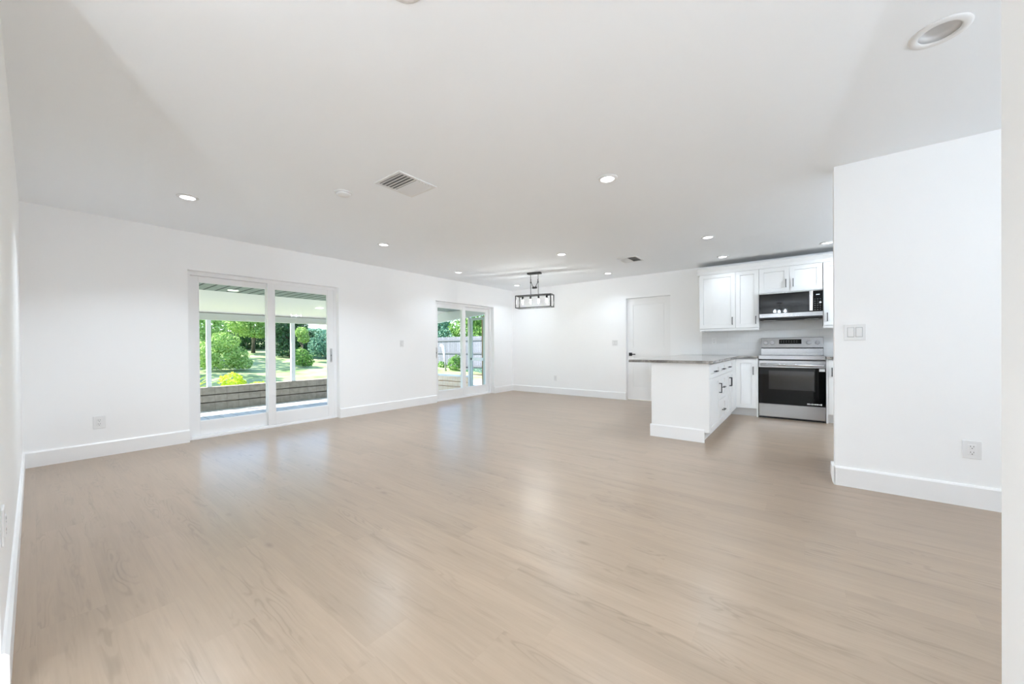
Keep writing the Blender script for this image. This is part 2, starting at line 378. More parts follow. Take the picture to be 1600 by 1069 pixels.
m = MB(); m.box(XW, XW + WT, 1.34, YB + WT, 0, H)
struct('wall_far_right', m, WALL)
# baseboards, 145 mm, eased top edge
BH, BT = 0.145, 0.016
def board(mb, axis, s, d0, d1, u0, u1):
    """axis: 'X' runs along X. d0 wall face, d1 front"""
    t = BH - 0.012; q = d0 + (d1 - d0) * 0.45
    pts = [(d0, 0), (d1, 0), (d1, t), (q, BH), (d0, BH)]
    if axis == 'X':
        mb.prism(pts, 'X', u0, u1)
    else:
        mb.prism([(p[0], p[1]) for p in pts], 'Y', u0, u1)
    return mb
m = MB()
for u0, u1 in ((YN, S1[0]), (S1[1], S2[0]), (S2[1], YB)): board(m, 'Y', 0, XL, XL + BT, u0, u1)
struct('baseboard_left', m, TRIM)
m = MB()
for u0, u1 in ((XL + BT, DR[0]), (DR[1], -1.40)): board(m, 'X', 0, YB, YB - BT, u0, u1)
struct('baseboard_back', m, TRIM)
struct('baseboard_near', board(MB(), 'X', 0, YN, YN + BT, XL + BT, -1.95), TRIM)
m = MB(); board(m, 'X', 0, YR, YR - BT, XR - 0.003, XW)
pts = [(XR, 0.03), (XR, BH), (XR - 0.018, BH), (XR - 0.020, BH - 0.012), (XR - 0.020, 0.05), (XR - 0.015, 0.022), (XR - 0.006, 0.002), (XR, 0.0)]
m.prism(pts[1:], 'Y', YR - BT, YR + WT)
struct('baseboard_right', m, TRIM)
struct('baseboard_entry', board(MB(), 'X', 0, 1.46, 1.46 + BT, 0.3865, XW), TRIM)

# ------------------------------------------------------------------ panel door
t0, t1 = YB + 0.075, YB + 0.115
m = MB(); lx0, lx1, lz0, lz1 = DR[0] + 0.004, DR[1] - 0.004, 0.012, DR[2] - 0.005
st, pw = 0.115, 0.012
pan = [(lx0 + st, lx1 - st, 1.02, lz1 - 0.13), (lx0 + st, lx1 - st, 0.25, 0.86)]
m.box(lx0, lx1, t0 + pw, t1, lz0, lz1)
for u0, u1, z0, z1 in ((lx0, lx0 + st, lz0, lz1), (lx1 - st, lx1, lz0, lz1), (lx0 + st, lx1 - st, lz0, 0.25), (lx0 + st, lx1 - st, 0.86, 1.02), (lx0 + st, lx1 - st, lz1 - 0.13, lz1)):
    m.box(u0, u1, t0, t0 + pw, z0, z1)
for u0, u1, z0, z1 in pan:                # raised field with a sloped moulding
    m.prism([(u0 + 0.02, z0 + 0.02), (u1 - 0.02, z0 + 0.02), (u1 - 0.02, z1 - 0.02), (u0 + 0.02, z1 - 0.02)], 'Y', t0 + 0.006, t0 + pw)
door = struct('door_1', m, TRIM); ROOT[door.name] = Vector((0, 0, 0))
hx, hz = lx0 + 0.062, 0.905
lev = MB().box(hx - 0.032, hx + 0.032, t0 - 0.008, t0, hz - 0.032, hz + 0.032, 0.002).lathe([(0.011, -0.05), (0.011, -0.008)], (hx, t0, hz), 16, 'Y')
lev.box(hx - 0.011, hx + 0.115, t0 - 0.062, t0 - 0.048, hz - 0.010, hz + 0.010, 0.003)
obj('lever_handle', lev, BLACKM, door)
h = MB()
for z in (0.25, 1.02, 1.80): h.box(lx1 - 0.003, lx1 + 0.004, t0 - 0.008, t0 + 0.01, z - 0.045, z + 0.045)
obj('hinge', h, PLASTIC, door)

# ------------------------------------------------------------------ sliding glass doors
def slider(name, y0, y1, head, front_left):
    """frame set 9 cm back in the wall; two glazed leaves"""
    f0 = XL - 0.09; fb = XL - 0.19
    fr = MB().frame(y0, y1, 0.0, head, fb, f0, 0.040, 'X', wt=0.045, wb=0.035)
    fr.box(fb, f0 + 0.012, y0 + 0.040, y1 - 0.040, 0.0, 0.020)
    root = struct(name, fr, VINYL); ROOT[root.name] = Vector((0, 0, 0))
    ym = (y0 + y1) / 2
    for k in (0, 1):
        isfront = (k == 0) == front_left
        d1 = f0 - (0.004 if isfront else 0.048); d0 = d1 - 0.040
        a0, a1 = (y0 + 0.040, ym + 0.042) if k == 0 else (ym - 0.042, y1 - 0.040)
        z0, z1 = 0.036, head - 0.046
        g = 0.085 if k == 0 else 0.085
        lf = MB()
        lf.box(d0, d1, a0, a0 + g, z0, z1, 0.003).box(d0, d1, a1 - g, a1, z0, z1, 0.003)
        lf.box(d0, d1, a0 + g, a1 - g, z0, z0 + 0.165, 0.003).box(d0, d1, a0 + g, a1 - g, z1 - 0.065, z1, 0.003)
        # glazing bead
        lf.frame(a0 + g, a1 - g, z0 + 0.165, z1 - 0.065, d0 + 0.008, d1 - 0.008, 0.008, 'X')
        leaf = obj('sliding_panel', lf, VINYL, root)
        dm = (d0 + d1) / 2
        obj('glass', MB().box(dm - 0.003, dm + 0.003, a0 + g + 0.004, a1 - g - 0.004, z0 + 0.169, z1 - 0.069), GLASS, leaf)
        if isfront:
            hy = (a0 + 0.040) if front_left else (a1 - 0.040)
            hd = MB().prism([(hy - 0.016, 0.86), (hy + 0.016, 0.86), (hy + 0.016, 1.07), (hy - 0.016, 1.07)], 'X', d1, d1 + 0.006)
            hd.tube([(d1 + 0.004, hy, 0.885), (d1 + 0.022, hy, 0.90), (d1 + 0.022, hy, 1.03), (d1 + 0.004, hy, 1.045)], 0.008, 8)
            ho = obj('door_handle', hd, mat('handle_grey', (0.55, 0.55, 0.56), 0.4), leaf)
            obj('thumb_lock', MB().box(d1 + 0.006, d1 + 0.02, hy - 0.005, hy + 0.005, 0.955, 0.975), HANDLE, leaf)
    return root
slider('door_2', *S1, front_left=False)
slider('door_3', *S2, front_left=True)

# ------------------------------------------------------------------ ceiling lamps
R_L = 0.052
LED_COL = (0.855, 0.985, 1.11)
led = bpy.data.lights.new('led', 'AREA'); led.shape = 'DISK'; led.size = 2 * R_L - 0.004; led.energy = LAMP_W; led.spread = math.radians(125); led.color = LED_COL
spots = [
    (-4.33, 0.86, 'lit ceiling downlight in front of the nearer glass slider, closest to the left corner'),
    (-4.35, 2.85, 'lit ceiling downlight beyond the large vent, above the far edge of the nearer slider'),
    (-4.93, 4.77, 'lit ceiling downlight close to the left wall between the two glass sliders'),
    (-5.00, 6.62, 'small lit ceiling downlight in the far left corner, beside the lantern chandelier'),
    (-1.244, 2.877, 'largest lit downlight in view, mid ceiling, right of the large vent'),
    (-2.80, 4.81, 'lit ceiling downlight just up and right of the chandelier canopy'),
    (-2.87, 6.64, 'lit ceiling downlight in front of the white panel door, beyond the small vent'),
    (-0.93, 5.23, 'lit ceiling downlight over the kitchen peninsula, nearer of the two there'),
    (-0.96, 6.54, 'lit ceiling downlight just in front of the cabinet crown, over the tall wall cabinets'),
    (0.27, 6.55, 'lit ceiling downlight in the kitchen, half against the edge of the right wall'),
    (-1.17, 0.86, 'ceiling downlight nearest the camera, cut by the top edge of the picture'),
]
x, y, lb = spots[0]
L0 = thing('recessed_light', (x, y, H), lb, 'ceiling light', 'lit recessed ceiling lights')
obj('trim_ring', MB().ring_shell([(0.053, -0.001), (0.053, -0.008), (0.060, -0.010), (0.078, -0.004), (0.080, 0.0)], (x, y, H)), PLASTIC, L0)
obj('lens', MB().disc(R_L, (x, y, H - 0.0072)), LENS, L0)
lo = bpy.data.objects.new('led', led); COL.objects.link(lo); lo.parent = L0; lo.location = (0, 0, -0.0085)
led_soft = led.copy(); led_soft.name = 'led_dimmed'; led_low = led.copy(); led_low.name = 'led_low'; led_low.energy = LAMP_W * 0.15; led_wall = led.copy(); led_wall.name = 'led_by_wall'; led_wall.energy = LAMP_W * 0.28; led_soft.energy = LAMP_W * 0.70      # turned down lamp by lamp so nearby surfaces do not burn out
for x, y, lb in spots[1:]:
    r_ = dup(L0, (x, y, H), lb)
    for ch_ in r_.children:
        if ch_.type == 'LIGHT' and x > -2 and y < 4: ch_.data = led_soft
        if ch_.type == 'LIGHT' and y > 4.7: ch_.data = led_low if (x > -1.5 and y > 6.0) else led_wall if (x < -4.8 or y > 6.0) else led_soft
# the added unseen kitchen and side hall lamps are built further below
# unlit can
c = thing('recessed_can', (cx0, cy0, H), 'large unlit round recessed can with white trim, top right of the ceiling', 'ceiling light')
obj('trim_ring', MB().ring_shell([(0.064, 0.0), (0.064, -0.004), (0.072, -0.008), (0.088, -0.007), (0.096, -0.003), (0.097, 0.0)], (cx0, cy0, H), 56), PLASTIC, c)
m = MB(); m.ring_shell([(0.0655, -0.003), (0.060, 0.03), (0.052, 0.07), (0.050, 0.08), (0.056, 0.08), (0.0655, 0.02)], (cx0, cy0, H), 48)
obj('baffle', m, CANW, c)
m = MB(); m.lathe([(0.0, 0.045), (0.025, 0.047), (0.042, 0.056), (0.05, 0.075)], (cx0, cy0, H), 40)
obj('lens', m, mat('lens_off', (0.80, 0.80, 0.80), 0.4), c)

# ------------------------------------------------------------------ vents, smoke detector
def vent(x0, x1, y0, y1, along, label):
    v = thing('ceiling_vent', ((x0 + x1) / 2, (y0 + y1) / 2, H), label, 'vent', None)
    b_ = 0.026
    fr = MB()
    for a, bb, c_, d in ((x0, x1, y0, y0 + b_), (x0, x1, y1 - b_, y1), (x0, x0 + b_, y0 + b_, y1 - b_), (x1 - b_, x1, y0 + b_, y1 - b_)):
        fr.box(a, bb, c_, d, H - 0.008, H, 0.002)
    obj('frame', fr, VENT, v)
    obj('duct', MB().box(x0 + 0.01, x1 - 0.01, y0 + 0.01, y1 - 0.01, H - 0.0012, H - 0.0004), DUCT, v)
    lo, hi = (y0 + b_, y1 - b_) if along == 'X' else (x0 + b_, x1 - b_)
    nS = 10; stp = (hi - lo) / nS
    sl = MB()
    for k in range(nS):
        cc = lo + (k + 0.5) * stp; sgn = 1 if k < nS / 2 else -1
        hw = stp * (0.44 if sgn > 0 else 0.31)
        pts = [(cc - hw, H - 0.0125 if sgn > 0 else H - 0.0025), (cc + hw, H - 0.0025 if sgn > 0 else H - 0.0125), (cc + hw, H - 0.0015 if sgn > 0 else H - 0.0115), (cc - hw, H - 0.0115 if sgn > 0 else H - 0.0015)]
        if along == 'X': sl.prism(pts, 'X', x0 + b_, x1 - b_)
        else: sl.prism(pts, 'Y', y0 + b_, y1 - b_)
    obj('louvers', sl, VENT, v)
    return v
vent(-2.775, -2.435, 1.735, 2.11, 'X', 'large square white ceiling vent with two-way louvers, above the middle of the room')
vent(-2.29, -1.98, 5.62, 5.98, 'Y', 'small-looking far ceiling vent between the chandelier and the kitchen cabinets')
x, y = -3.165, 1.68
d = thing('smoke_detector', (x, y, H), 'flat round white disc on the ceiling, left of the large vent', 'smoke detector')
obj('base', MB().lathe([(0.07, -0.010), (0.074, -0.006), (0.074, 0.0)], (x, y, H), 40), PLASTIC, d)
obj('cover', MB().lathe([(0.0, -0.028), (0.045, -0.027), (0.058, -0.020), (0.062, -0.010)], (x, y, H), 40), PLASTIC, d)

# ------------------------------------------------------------------ chandelier
cxh, cyh, th = -3.9, 5.70, math.radians(14)
ch = thing('chandelier', (cxh, cyh, H), 'rectangular open-frame lantern chandelier with four bulbs, hanging in the far dining corner', 'chandelier', None, th)
ROOT[ch.name] = Vector((0, 0, 0))       # parts are modelled about the canopy
Lh, Wh, zb, zt, tt = 0.34, 0.092, 1.795 - H, 2.02 - H, 0.009
obj('canopy', MB().box(-0.13, 0.13, -0.045, 0.045, -0.030, 0.0, 0.004), IRON, ch)
m = MB()
for sx_ in (-1, 1):
    for sy in (-1, 1):
        m.box(sx_ * Lh - tt, sx_ * Lh + tt, sy * Wh - tt, sy * Wh + tt, zb - 0.006, zt + 0.006)
for sy in (-1, 1):
    for z in (zb, zt): m.box(-Lh, Lh, sy * Wh - tt * 0.8, sy * Wh + tt * 0.8, z - tt * 0.8, z + tt * 0.8)
for sx_ in (-1, 1):
    for z in (zb, zt): m.box(sx_ * Lh - tt * 0.8, sx_ * Lh + tt * 0.8, -Wh, Wh, z - tt * 0.8, z + tt * 0.8)
m.box(-Lh, Lh, -0.022, 0.022, zt - 0.012, zt + 0.012)
obj('lantern_frame', m, IRON, ch)
for sx_ in (-1, 1):
    m = MB(); m.tube([(sx_ * 0.075, 0, zt + 0.008), (sx_ * 0.075, 0, -0.03)], 0.0055, 8)
    m.lathe([(0.011, -0.19), (0.011, -0.165)], (sx_ * 0.075, 0, 0), 10)
    obj('hanging_rod', m, IRON, ch)
m = MB(); pts = []
for k in range(40):                       # chain slack gathered between the rods
    t = k / 39; xx = -0.075 + 0.15 * t
    pts.append((xx + 0.006 * math.sin(k * 2.1), 0.012 * math.cos(k * 2.1), -0.11 - 0.16 * math.sin(PI * t) ** 0.7))
m.tube(pts, 0.0055, 6)
m.box(-0.04, 0.05, -0.018, 0.018, -0.295, -0.262, 0.008)
obj('gathered_chain', m, IRON, ch)
for k in range(4):
    bx = -0.235 + k * 0.157
    so = obj('socket', MB().lathe([(0.020, -0.060), (0.020, -0.01), (0.012, 0.0)], (bx, 0, zt - 0.01), 14), BLACKM, ch)
    ROOT[so.name] = Vector((0, 0, 0))
    obj('bulb', MB().lathe([(0.0, -0.142), (0.007, -0.138), (0.0135, -0.124), (0.0155, -0.108), (0.013, -0.088), (0.009, -0.060)], (bx, 0, zt - 0.01), 14), BULB, so)

# pendant in the entry hall behind the viewer (it mirrors in the microwave door)
BULB_ADDED = mat('added_kitchen_bulb', (0.95, 0.95, 0.93), 0.2, emit=(0.85, 0.98, 1.10), estr=560)
def three_bulb(px_, py_, label, bulb):
    pe = thing('ceiling_pendant', (px_, py_, H), label, 'ceiling light')
    obj('canopy', MB().lathe([(0.075, -0.03), (0.08, -0.01), (0.08, 0.0)], (px_, py_, H), 24), IRON, pe)
    obj('stem', MB().tube([(px_, py_, H - 0.03), (px_, py_, H - 0.24)], 0.008, 8), IRON, pe)
    obj('ring', MB().ring_shell([(0.17, -0.24), (0.18, -0.24), (0.18, -0.22), (0.17, -0.22)], (px_, py_, H), 32).box(px_ - 0.17, px_ + 0.17, py_ - 0.008, py_ + 0.008, H - 0.236, H - 0.224), IRON, pe)
    for k in range(3):
        a = k * 2 * PI / 3 + 0.4; q = (px_ + 0.16 * math.cos(a), py_ + 0.16 * math.sin(a), H - 0.24)
        obj('bulb', MB().lathe([(0.0, -0.10), (0.022, -0.085), (0.026, -0.06), (0.018, -0.03), (0.012, 0.0)], q, 14), bulb, pe)
three_bulb(-0.57, -1.35, 'round three-bulb entry fixture in the hall behind the camera', BULB_HALL)
three_bulb(1.75, 5.35, 'added unseen three-bulb kitchen lamp behind the right-hand wall', BULB_ADDED)  # unseen lamp added to brighten the kitchen
# unseen globe lamp added behind the viewer to brighten room and ceiling
fl = (0.85, -1.75, 0.0)
fo_ = thing('added_floor_lamp', fl, 'added unseen globe lamp standing in the entry hall behind the camera', 'floor lamp')
obj('base', MB().lathe([(0.0, 0.0), (0.13, 0.0), (0.13, 0.015), (0.03, 0.03)], fl, 28), IRON, fo_)
obj('pole', MB().tube([(fl[0], fl[1], 0.02), (fl[0], fl[1], 0.78)], 0.011, 10), IRON, fo_)
GLOBE = mat('added_lamp_globe', (0.95, 0.95, 0.95), 0.3, emit=(0.85, 0.98, 1.10), estr=200)
obj('globe', MB().lathe([(0.13 * math.sin(PI * k / 14), -0.13 * math.cos(PI * k / 14)) for k in range(15)], (fl[0], fl[1], 0.90), 28), GLOBE, fo_)
# unseen globe lamp added in the side hall to brighten the right side
sq = (2.0, 1.46, 1.72)
sn = thing('added_wall_lamp', sq, 'added unseen globe lamp in the side hall, behind the entry wall on the right', 'wall lamp')
obj('back_plate', MB().box(sq[0] - 0.06, sq[0] + 0.06, sq[1], sq[1] + 0.02, sq[2] - 0.09, sq[2] + 0.09, 0.004), IRON, sn)
obj('arm', MB().tube([(sq[0], sq[1] + 0.02, sq[2] - 0.05), (sq[0], sq[1] + 0.17, sq[2] - 0.05), (sq[0], sq[1] + 0.17, sq[2] - 0.01)], 0.01, 8), IRON, sn)
ADDED_GLOBE = mat('added_globe_glass', (0.95, 0.95, 0.95), 0.3, emit=(0.85, 0.98, 1.10), estr=75)
obj('globe', MB().lathe([(0.11 * math.sin(PI * k / 14), -0.11 * math.cos(PI * k / 14)) for k in range(15)], (sq[0], sq[1] + 0.17, sq[2] + 0.10), 24), ADDED_GLOBE, sn)

# ------------------------------------------------------------------ outlets and switches
def plate(name, pos, axis, sgn, w, hgt, kind, label, cat):
    """pos on the wall face; axis = wall normal, sgn = its direction"""
    t = thing(name, pos, label, cat)
    def P(u0, u1, z0, z1, d0, d1, mb=None, bev=0.0):
        mb = mb or MB(); x, y, z = pos; a, bb = sorted((sgn * d0, sgn * d1))
        if axis == 'X': mb.box(x + a, x + bb, y + u0, y + u1, z + z0, z + z1, bev)
        else: mb.box(x + u0, x + u1, y + a, y + bb, z + z0, z + z1, bev)
        return mb
    obj('cover_plate', P(-w / 2, w / 2, -hgt / 2, hgt / 2, 0, 0.006, bev=0.002), PLASTIC, t)
    if kind == 'outlet':
        r_ = obj('receptacle', P(-0.017, 0.017, -0.034, 0.034, 0.006, 0.009, bev=0.001), PLASTIC, t)
        ROOT[r_.name] = Vector(pos)
        s_ = MB()
        for zz in (-0.019, 0.019):
            P(-0.008, -0.0055, zz - 0.001, zz + 0.008, 0.009, 0.0094, s_); P(0.0055, 0.008, zz - 0.001, zz + 0.008, 0.009, 0.0094, s_); P(-0.0025, 0.0025, zz - 0.011, zz - 0.006, 0.009, 0.0094, s_)
        obj('slots', s_, PLASTIC_G, r_)
    else:
        for k in range(kind):
            cc = (k - (kind - 1) / 2) * 0.046
            obj('rocker_surround', P(cc - 0.0195, cc + 0.0195, -0.0365, 0.0365, 0.0058, 0.0066), SURR, t)
            mb = MB(); P(cc - 0.0165, cc + 0.0165, -0.033, 0.033, 0.0066, 0.0105, mb, 0.0015)
            obj('rocker', mb, PLASTIC, t)
    return t
plate('wall_outlet', (XL, 0.402, 0.348), 'X', 1, 0.085, 0.125, 'outlet', 'white outlet low on the left wall, between the corner and the first glass slider', 'outlet')
plate('wall_outlet', (-4.386, YB, 0.356), 'Y', -1, 0.075, 0.118, 'outlet', 'white outlet low on the back wall under the chandelier', 'outlet')
plate('wall_outlet', (0.880, YR, 0.378), 'Y', -1, 0.084, 0.118, 'outlet', 'white outlet low on the right-hand wall, near the picture edge', 'outlet')
plate('light_switch', (0.313, YR, 1.168), 'Y', -1, 0.122, 0.120, 2, 'white double rocker switch on the right-hand wall', 'light switch')
plate('light_switch', (-2.982, YB, 1.133), 'Y', -1, 0.118, 0.118, 2, 'white switch plate on the back wall, left of the panel door', 'light switch')
plate('light_switch', (XL, 4.02, 1.146), 'X', 1, 0.075, 0.118, 1, 'white single switch on the left wall, between the two glass sliders', 'light switch')
plate('wall_outlet', (-2.10, YN, 0.50), 'Y', 1, 0.08, 0.12, 'outlet', 'white outlet on the near left wall, cut by the left picture edge', 'outlet')

# ------------------------------------------------------------------ kitchen
def shaker(mb, u0, u1, z0, z1, face, axis, sgn, st=0.058, th_=0.02):
    """a shaker front on the plane `face`, its outside towards sgn"""
    def B(a, bb, c_, d, e0, e1):
        p, q = sorted((face + sgn * e0, face + sgn * e1))
        if axis == 'Y': mb.box(a, bb, p, q, c_, d)
        else: mb.box(p, q, a, bb, c_, d)
    s_ = min(st, (z1 - z0) * 0.3)
    B(u0 + st + 0.0035, u1 - st - 0.0035, z0 + s_ + 0.0035, z1 - s_ - 0.0035, 0.0005, 0.010)
    B(u0, u0 + st, z0, z1, 0.0, th_); B(u1 - st, u1, z0, z1, 0.0, th_)
    B(u0 + st, u1 - st, z0, z0 + s_, 0.0, th_); B(u0 + st, u1 - st, z1 - s_, z1, 0.0, th_)
    return mb
def pull(u, z, vertical, face, axis, sgn, L=0.11):
    mb = MB(); o = 0.028; r = 0.0048
    pts = ((u, z - L / 2), (u, z + L / 2)) if vertical else ((u - L / 2, z), (u + L / 2, z))
    path = []
    for (a, bb), e in ((pts[0], 0), (pts[0], o), (pts[1], o), (pts[1], 0)):
        d = face + sgn * e
        path.append((a, d, bb) if axis == 'Y' else (d, a, bb))
    def seg(p, q):
        lo = [min(p[i], q[i]) - r for i in range(3)]; hi = [max(p[i], q[i]) + r for i in range(3)]
        k = 1 if axis == 'Y' else 0
        if abs(p[k] - q[k]) > 1e-6:      # leg: do not sink into the door
            if sgn < 0: hi[k] = max(p[k], q[k])
            else: lo[k] = min(p[k], q[k])
        mb.box(lo[0], hi[0], lo[1], hi[1], lo[2], hi[2])
    for p, q in zip(path, path[1:]): seg(p, q)
    return mb
CT0, CT1 = 0.877, 0.907                  # counter slab
PF = -0.80                               # peninsula door plane (outer face)
PY0 = 4.54                               # peninsula end panel face
TH = 0.02
def base_cabinet(label, y0, y1, fronts):
    """a unit of the peninsula facing +X; fronts: (kind, u0, u1, z0, z1, [(u, z, vertical)])"""
    t = thing('base_cabinet', ((PF - 0.30), (y0 + y1) / 2, 0), label, 'cabinet', 'peninsula base cabinets')
    obj('carcass', MB().box(PF - 0.60, PF - TH - 0.001, y0, y1, 0.105, CT0), CAB, t)
    obj('toe_kick', MB().box(PF - 0.60, PF - 0.075, y0, y1, 0, 0.105), CAB, t)
    for kind, u0, u1, z0, z1, pulls in fronts:
        d = obj(kind, shaker(MB(), u0, u1, z0, z1, PF - TH, 'X', 1, st=0.052), CAB, t); ROOT[d.name] = ROOT[t.name]
        for (u, z, v) in pulls: obj('pull', pull(u, z, v, PF, 'X', 1), HANDLE, d)
    return t
g = 0.002
yA, yB_, yC, yD = 4.565, 5.175, 5.63, 6.30
base_cabinet('white peninsula cabinet nearest the end panel, one drawer over one door', yA, yB_, [
    ('drawer_front', yA + g, yB_ - g, 0.705, 0.862, [(4.87, 0.775, False)]),
    ('door', yA + g, yB_ - g, 0.108, 0.70, [(yB_ - 0.035, 0.555, True)])])
base_cabinet('white three-drawer unit in the middle of the peninsula', yB_, yC, [
    ('drawer_front', yB_ + g, yC - g, 0.705, 0.862, [(5.40, 0.775, False)]),
    ('drawer_front', yB_ + g, yC - g, 0.407, 0.70, [(5.40, 0.545, False)]),
    ('drawer_front', yB_ + g, yC - g, 0.108, 0.402, [(5.40, 0.262, False)])])
yM = (yC + yD) / 2
base_cabinet('white peninsula cabinet nearest the inner corner, drawer over paired doors', yC, yD, [
    ('drawer_front', yC + g, yD - g, 0.705, 0.862, [(5.90, 0.775, False)]),
    ('door', yC + g, yM - g, 0.108, 0.70, [(yM - 0.03, 0.565, True)]),
    ('door', yM + g, yD - g, 0.108, 0.70, [(yM + 0.03, 0.565, True)])])
# end panel and back panel of the peninsula with its own base moulding
t = thing('peninsula_panel', (-1.1, PY0, 0), 'plain white end and back panel of the peninsula with a base moulding, under the granite', 'panel')
obj('end_panel', MB().box(-1.424, PF - 0.004, PY0, PY0 + 0.022, 0.115, CT0).box(-1.424, PF - 0.075, PY0, PY0 + 0.022, 0.0, 0.115), CAB, t)
obj('back_panel', MB().box(-1.424, -1.402, PY0 + 0.022, YB - 0.02, 0, CT0), CAB, t)
m = MB(); board(m, 'X', 0, PY0, PY0 - 0.014, -1.438, PF - 0.05)
board(m, 'Y', 0, -1.424, -1.438, PY0 - 0.0, YB - 0.02)
obj('base_moulding', m, TRIM, t)
# corner + left-of-stove cabinet (faces the viewer)
KF = 6.61
t = thing('base_cabinet', (-0.65, 6.9, 0), 'white corner base cabinet with one door, between the peninsula and the stove', 'cabinet')
obj('carcass', MB().box(-1.40, -0.535, KF + TH + 0.001, YB - 0.02, 0.12, CT0).box(PF - 0.60, PF - TH - 0.001, yD, KF + TH, 0.105, CT0), CAB, t)
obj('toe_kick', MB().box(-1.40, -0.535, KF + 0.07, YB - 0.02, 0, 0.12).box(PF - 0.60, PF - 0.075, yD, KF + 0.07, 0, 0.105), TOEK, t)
obj('filler_strip', MB().box(-0.535, -0.515, KF, YB - 0.02, 0, CT0), CAB, t)
obj('corner_filler', MB().box(PF - TH, PF, yD + g, KF + TH, 0.108, 0.862), CAB, t)
d = obj('door', shaker(MB(), -0.798, -0.538, 0.122, 0.862, KF + TH, 'Y', -1), CAB, t); ROOT[d.name] = ROOT[t.name]
obj('pull', pull(-0.575, 0.69, True, KF, 'Y', -1), HANDLE, d)
# right of stove
t = thing('base_cabinet', (0.6, 6.9, 0), 'white base cabinet right of the stove, mostly hidden by the right-hand wall', 'cabinet')
obj('carcass', MB().box(0.282, 0.90, KF + TH + 0.001, YB - 0.02, 0.12, CT0), CAB, t)
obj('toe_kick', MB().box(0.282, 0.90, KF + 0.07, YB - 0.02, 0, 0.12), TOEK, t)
obj('filler_strip', MB().box(0.260, 0.280, KF, YB - 0.02, 0, CT0), CAB, t)
d = obj('door', shaker(MB(), 0.284, 0.70, 0.122, 0.862, KF + TH, 'Y', -1), CAB, t); ROOT[d.name] = ROOT[t.name]
obj('pull', pull(0.318, 0.70, True, KF, 'Y', -1), HANDLE, d)
# dishwasher behind the right-hand wall, just peeking past its edge
t = thing('dishwasher', (0.54, 4.3, 0), 'dark dishwasher end just peeking past the edge of the right-hand wall', 'dishwasher')
obj('tub', MB().box(0.236, 0.83, YR + WT + 0.02, 4.50, 0.10, 0.865), CAB, t)
obj('door_panel', MB().box(0.2345, 0.83, 4.50, 4.63, 0.10, 0.60).box(0.2345, 0.83, 4.50, 4.63, 0.64, 0.84), DARKST, t)
obj('handle_strip', MB().box(0.236, 0.83, 4.50, 4.60, 0.60, 0.64), PLASTIC, t)
obj('kick_plate', MB().box(0.26, 0.83, YR + WT + 0.02, 4.56, 0.0, 0.10), BLACK, t)
# countertops
m = MB().prism([(-1.684, 4.50), (-0.760, 4.50), (-0.760, KF - 0.025), (-0.515, KF - 0.025), (-0.515, YB - 0.002), (-1.684, YB - 0.002)], 'Z', CT0, CT1)
place(m, 'countertop', GRAN, 'speckled grey granite L-shaped countertop on the peninsula, overhanging to the left', 'countertop')
m = MB().prism([(0.261, KF - 0.025), (0.95, KF - 0.025), (0.95, YB - 0.002), (0.261, YB - 0.002)], 'Z', CT0, CT1)
place(m, 'countertop', GRAN, 'short piece of granite countertop right of the stove', 'countertop')
m = MB().box(0.2365, 0.95, YR + WT + 0.004, 4.62, 0.878, CT1)
place(m, 'countertop', GRAN, 'granite countertop over the dishwasher, hidden behind the right-hand wall', 'countertop')
# backsplash
bs = place(MB().box(-1.386, 1.2, YB - 0.011, YB - 0.002, CT1 + 0.001, 1.306), 'backsplash', TILE, 'glossy white subway tile backsplash on the wall between counter and wall cabinets', 'backsplash')
plate('wall_outlet', (-1.195, YB - 0.011, 1.145), 'Y', -1, 0.075, 0.118, 'outlet', 'white outlet on the tile backsplash under the tall wall cabinets', 'outlet')

# wall cabinets
UF = 6.86
def wall_cabinet(label, x0, x1, z0, z1, doors):
    t = thing('wall_cabinet', ((x0 + x1) / 2, YB, z0), label, 'cabinet', 'white kitchen wall cabinets')
    obj('carcass', MB().box(x0, x1, UF + TH + 0.001, YB - 0.002, z0, z1), CAB, t)
    obj('added_dark_top', MB().box(x0, x1, UF + TH + 0.001, YB - 0.002, z1, z1 + 0.004), CABIN, t)  # dark board added to deepen the shade above the crown
    for u0, u1, pu, pz in doors:
        d = obj('door', shaker(MB(), u0 + g, u1 - g, z0 + 0.003, z1 - 0.003, UF + TH, 'Y', -1, st=0.06), CAB, t); ROOT[d.name] = ROOT[t.name]
        obj('pull', pull(pu, pz, True, UF, 'Y', -1), HANDLE, d)
    return t
ZT = 2.237
wall_cabinet('white wide wall cabinet with one door, leftmost of the upper row', -1.355, -0.832, 1.345, ZT, [(-1.355, -0.832, -0.875, 1.46)])
wall_cabinet('white narrow wall cabinet with one door, left of the microwave', -0.832, -0.520, 1.345, ZT, [(-0.832, -0.520, -0.560, 1.46)])
wall_cabinet('short white wall cabinet with two doors above the microwave', -0.518, 0.232, 1.858, ZT, [(-0.518, -0.143, -0.185, 1.985), (-0.143, 0.232, -0.100, 1.985)])
wall_cabinet('white wall cabinet right of the microwave, cut by the right-hand wall', 0.240, 0.95, 1.345, ZT, [(0.240, 0.62, 0.282, 1.46)])
m = MB(); m.box(-1.355, -0.520, UF + 0.01, UF + 0.06, 1.308, 1.343).box(-1.355, -1.335, UF + 0.06, YB, 1.308, 1.343)
place(m, 'light_rail', CAB, 'white moulding strip under the two tall wall cabinets left of the microwave', 'moulding')
place(MB().box(0.240, 0.95, UF + 0.01, UF + 0.06, 1.308, 1.343), 'light_rail', CAB, 'white moulding strip under the wall cabinet right of the microwave', 'moulding')
m = MB()
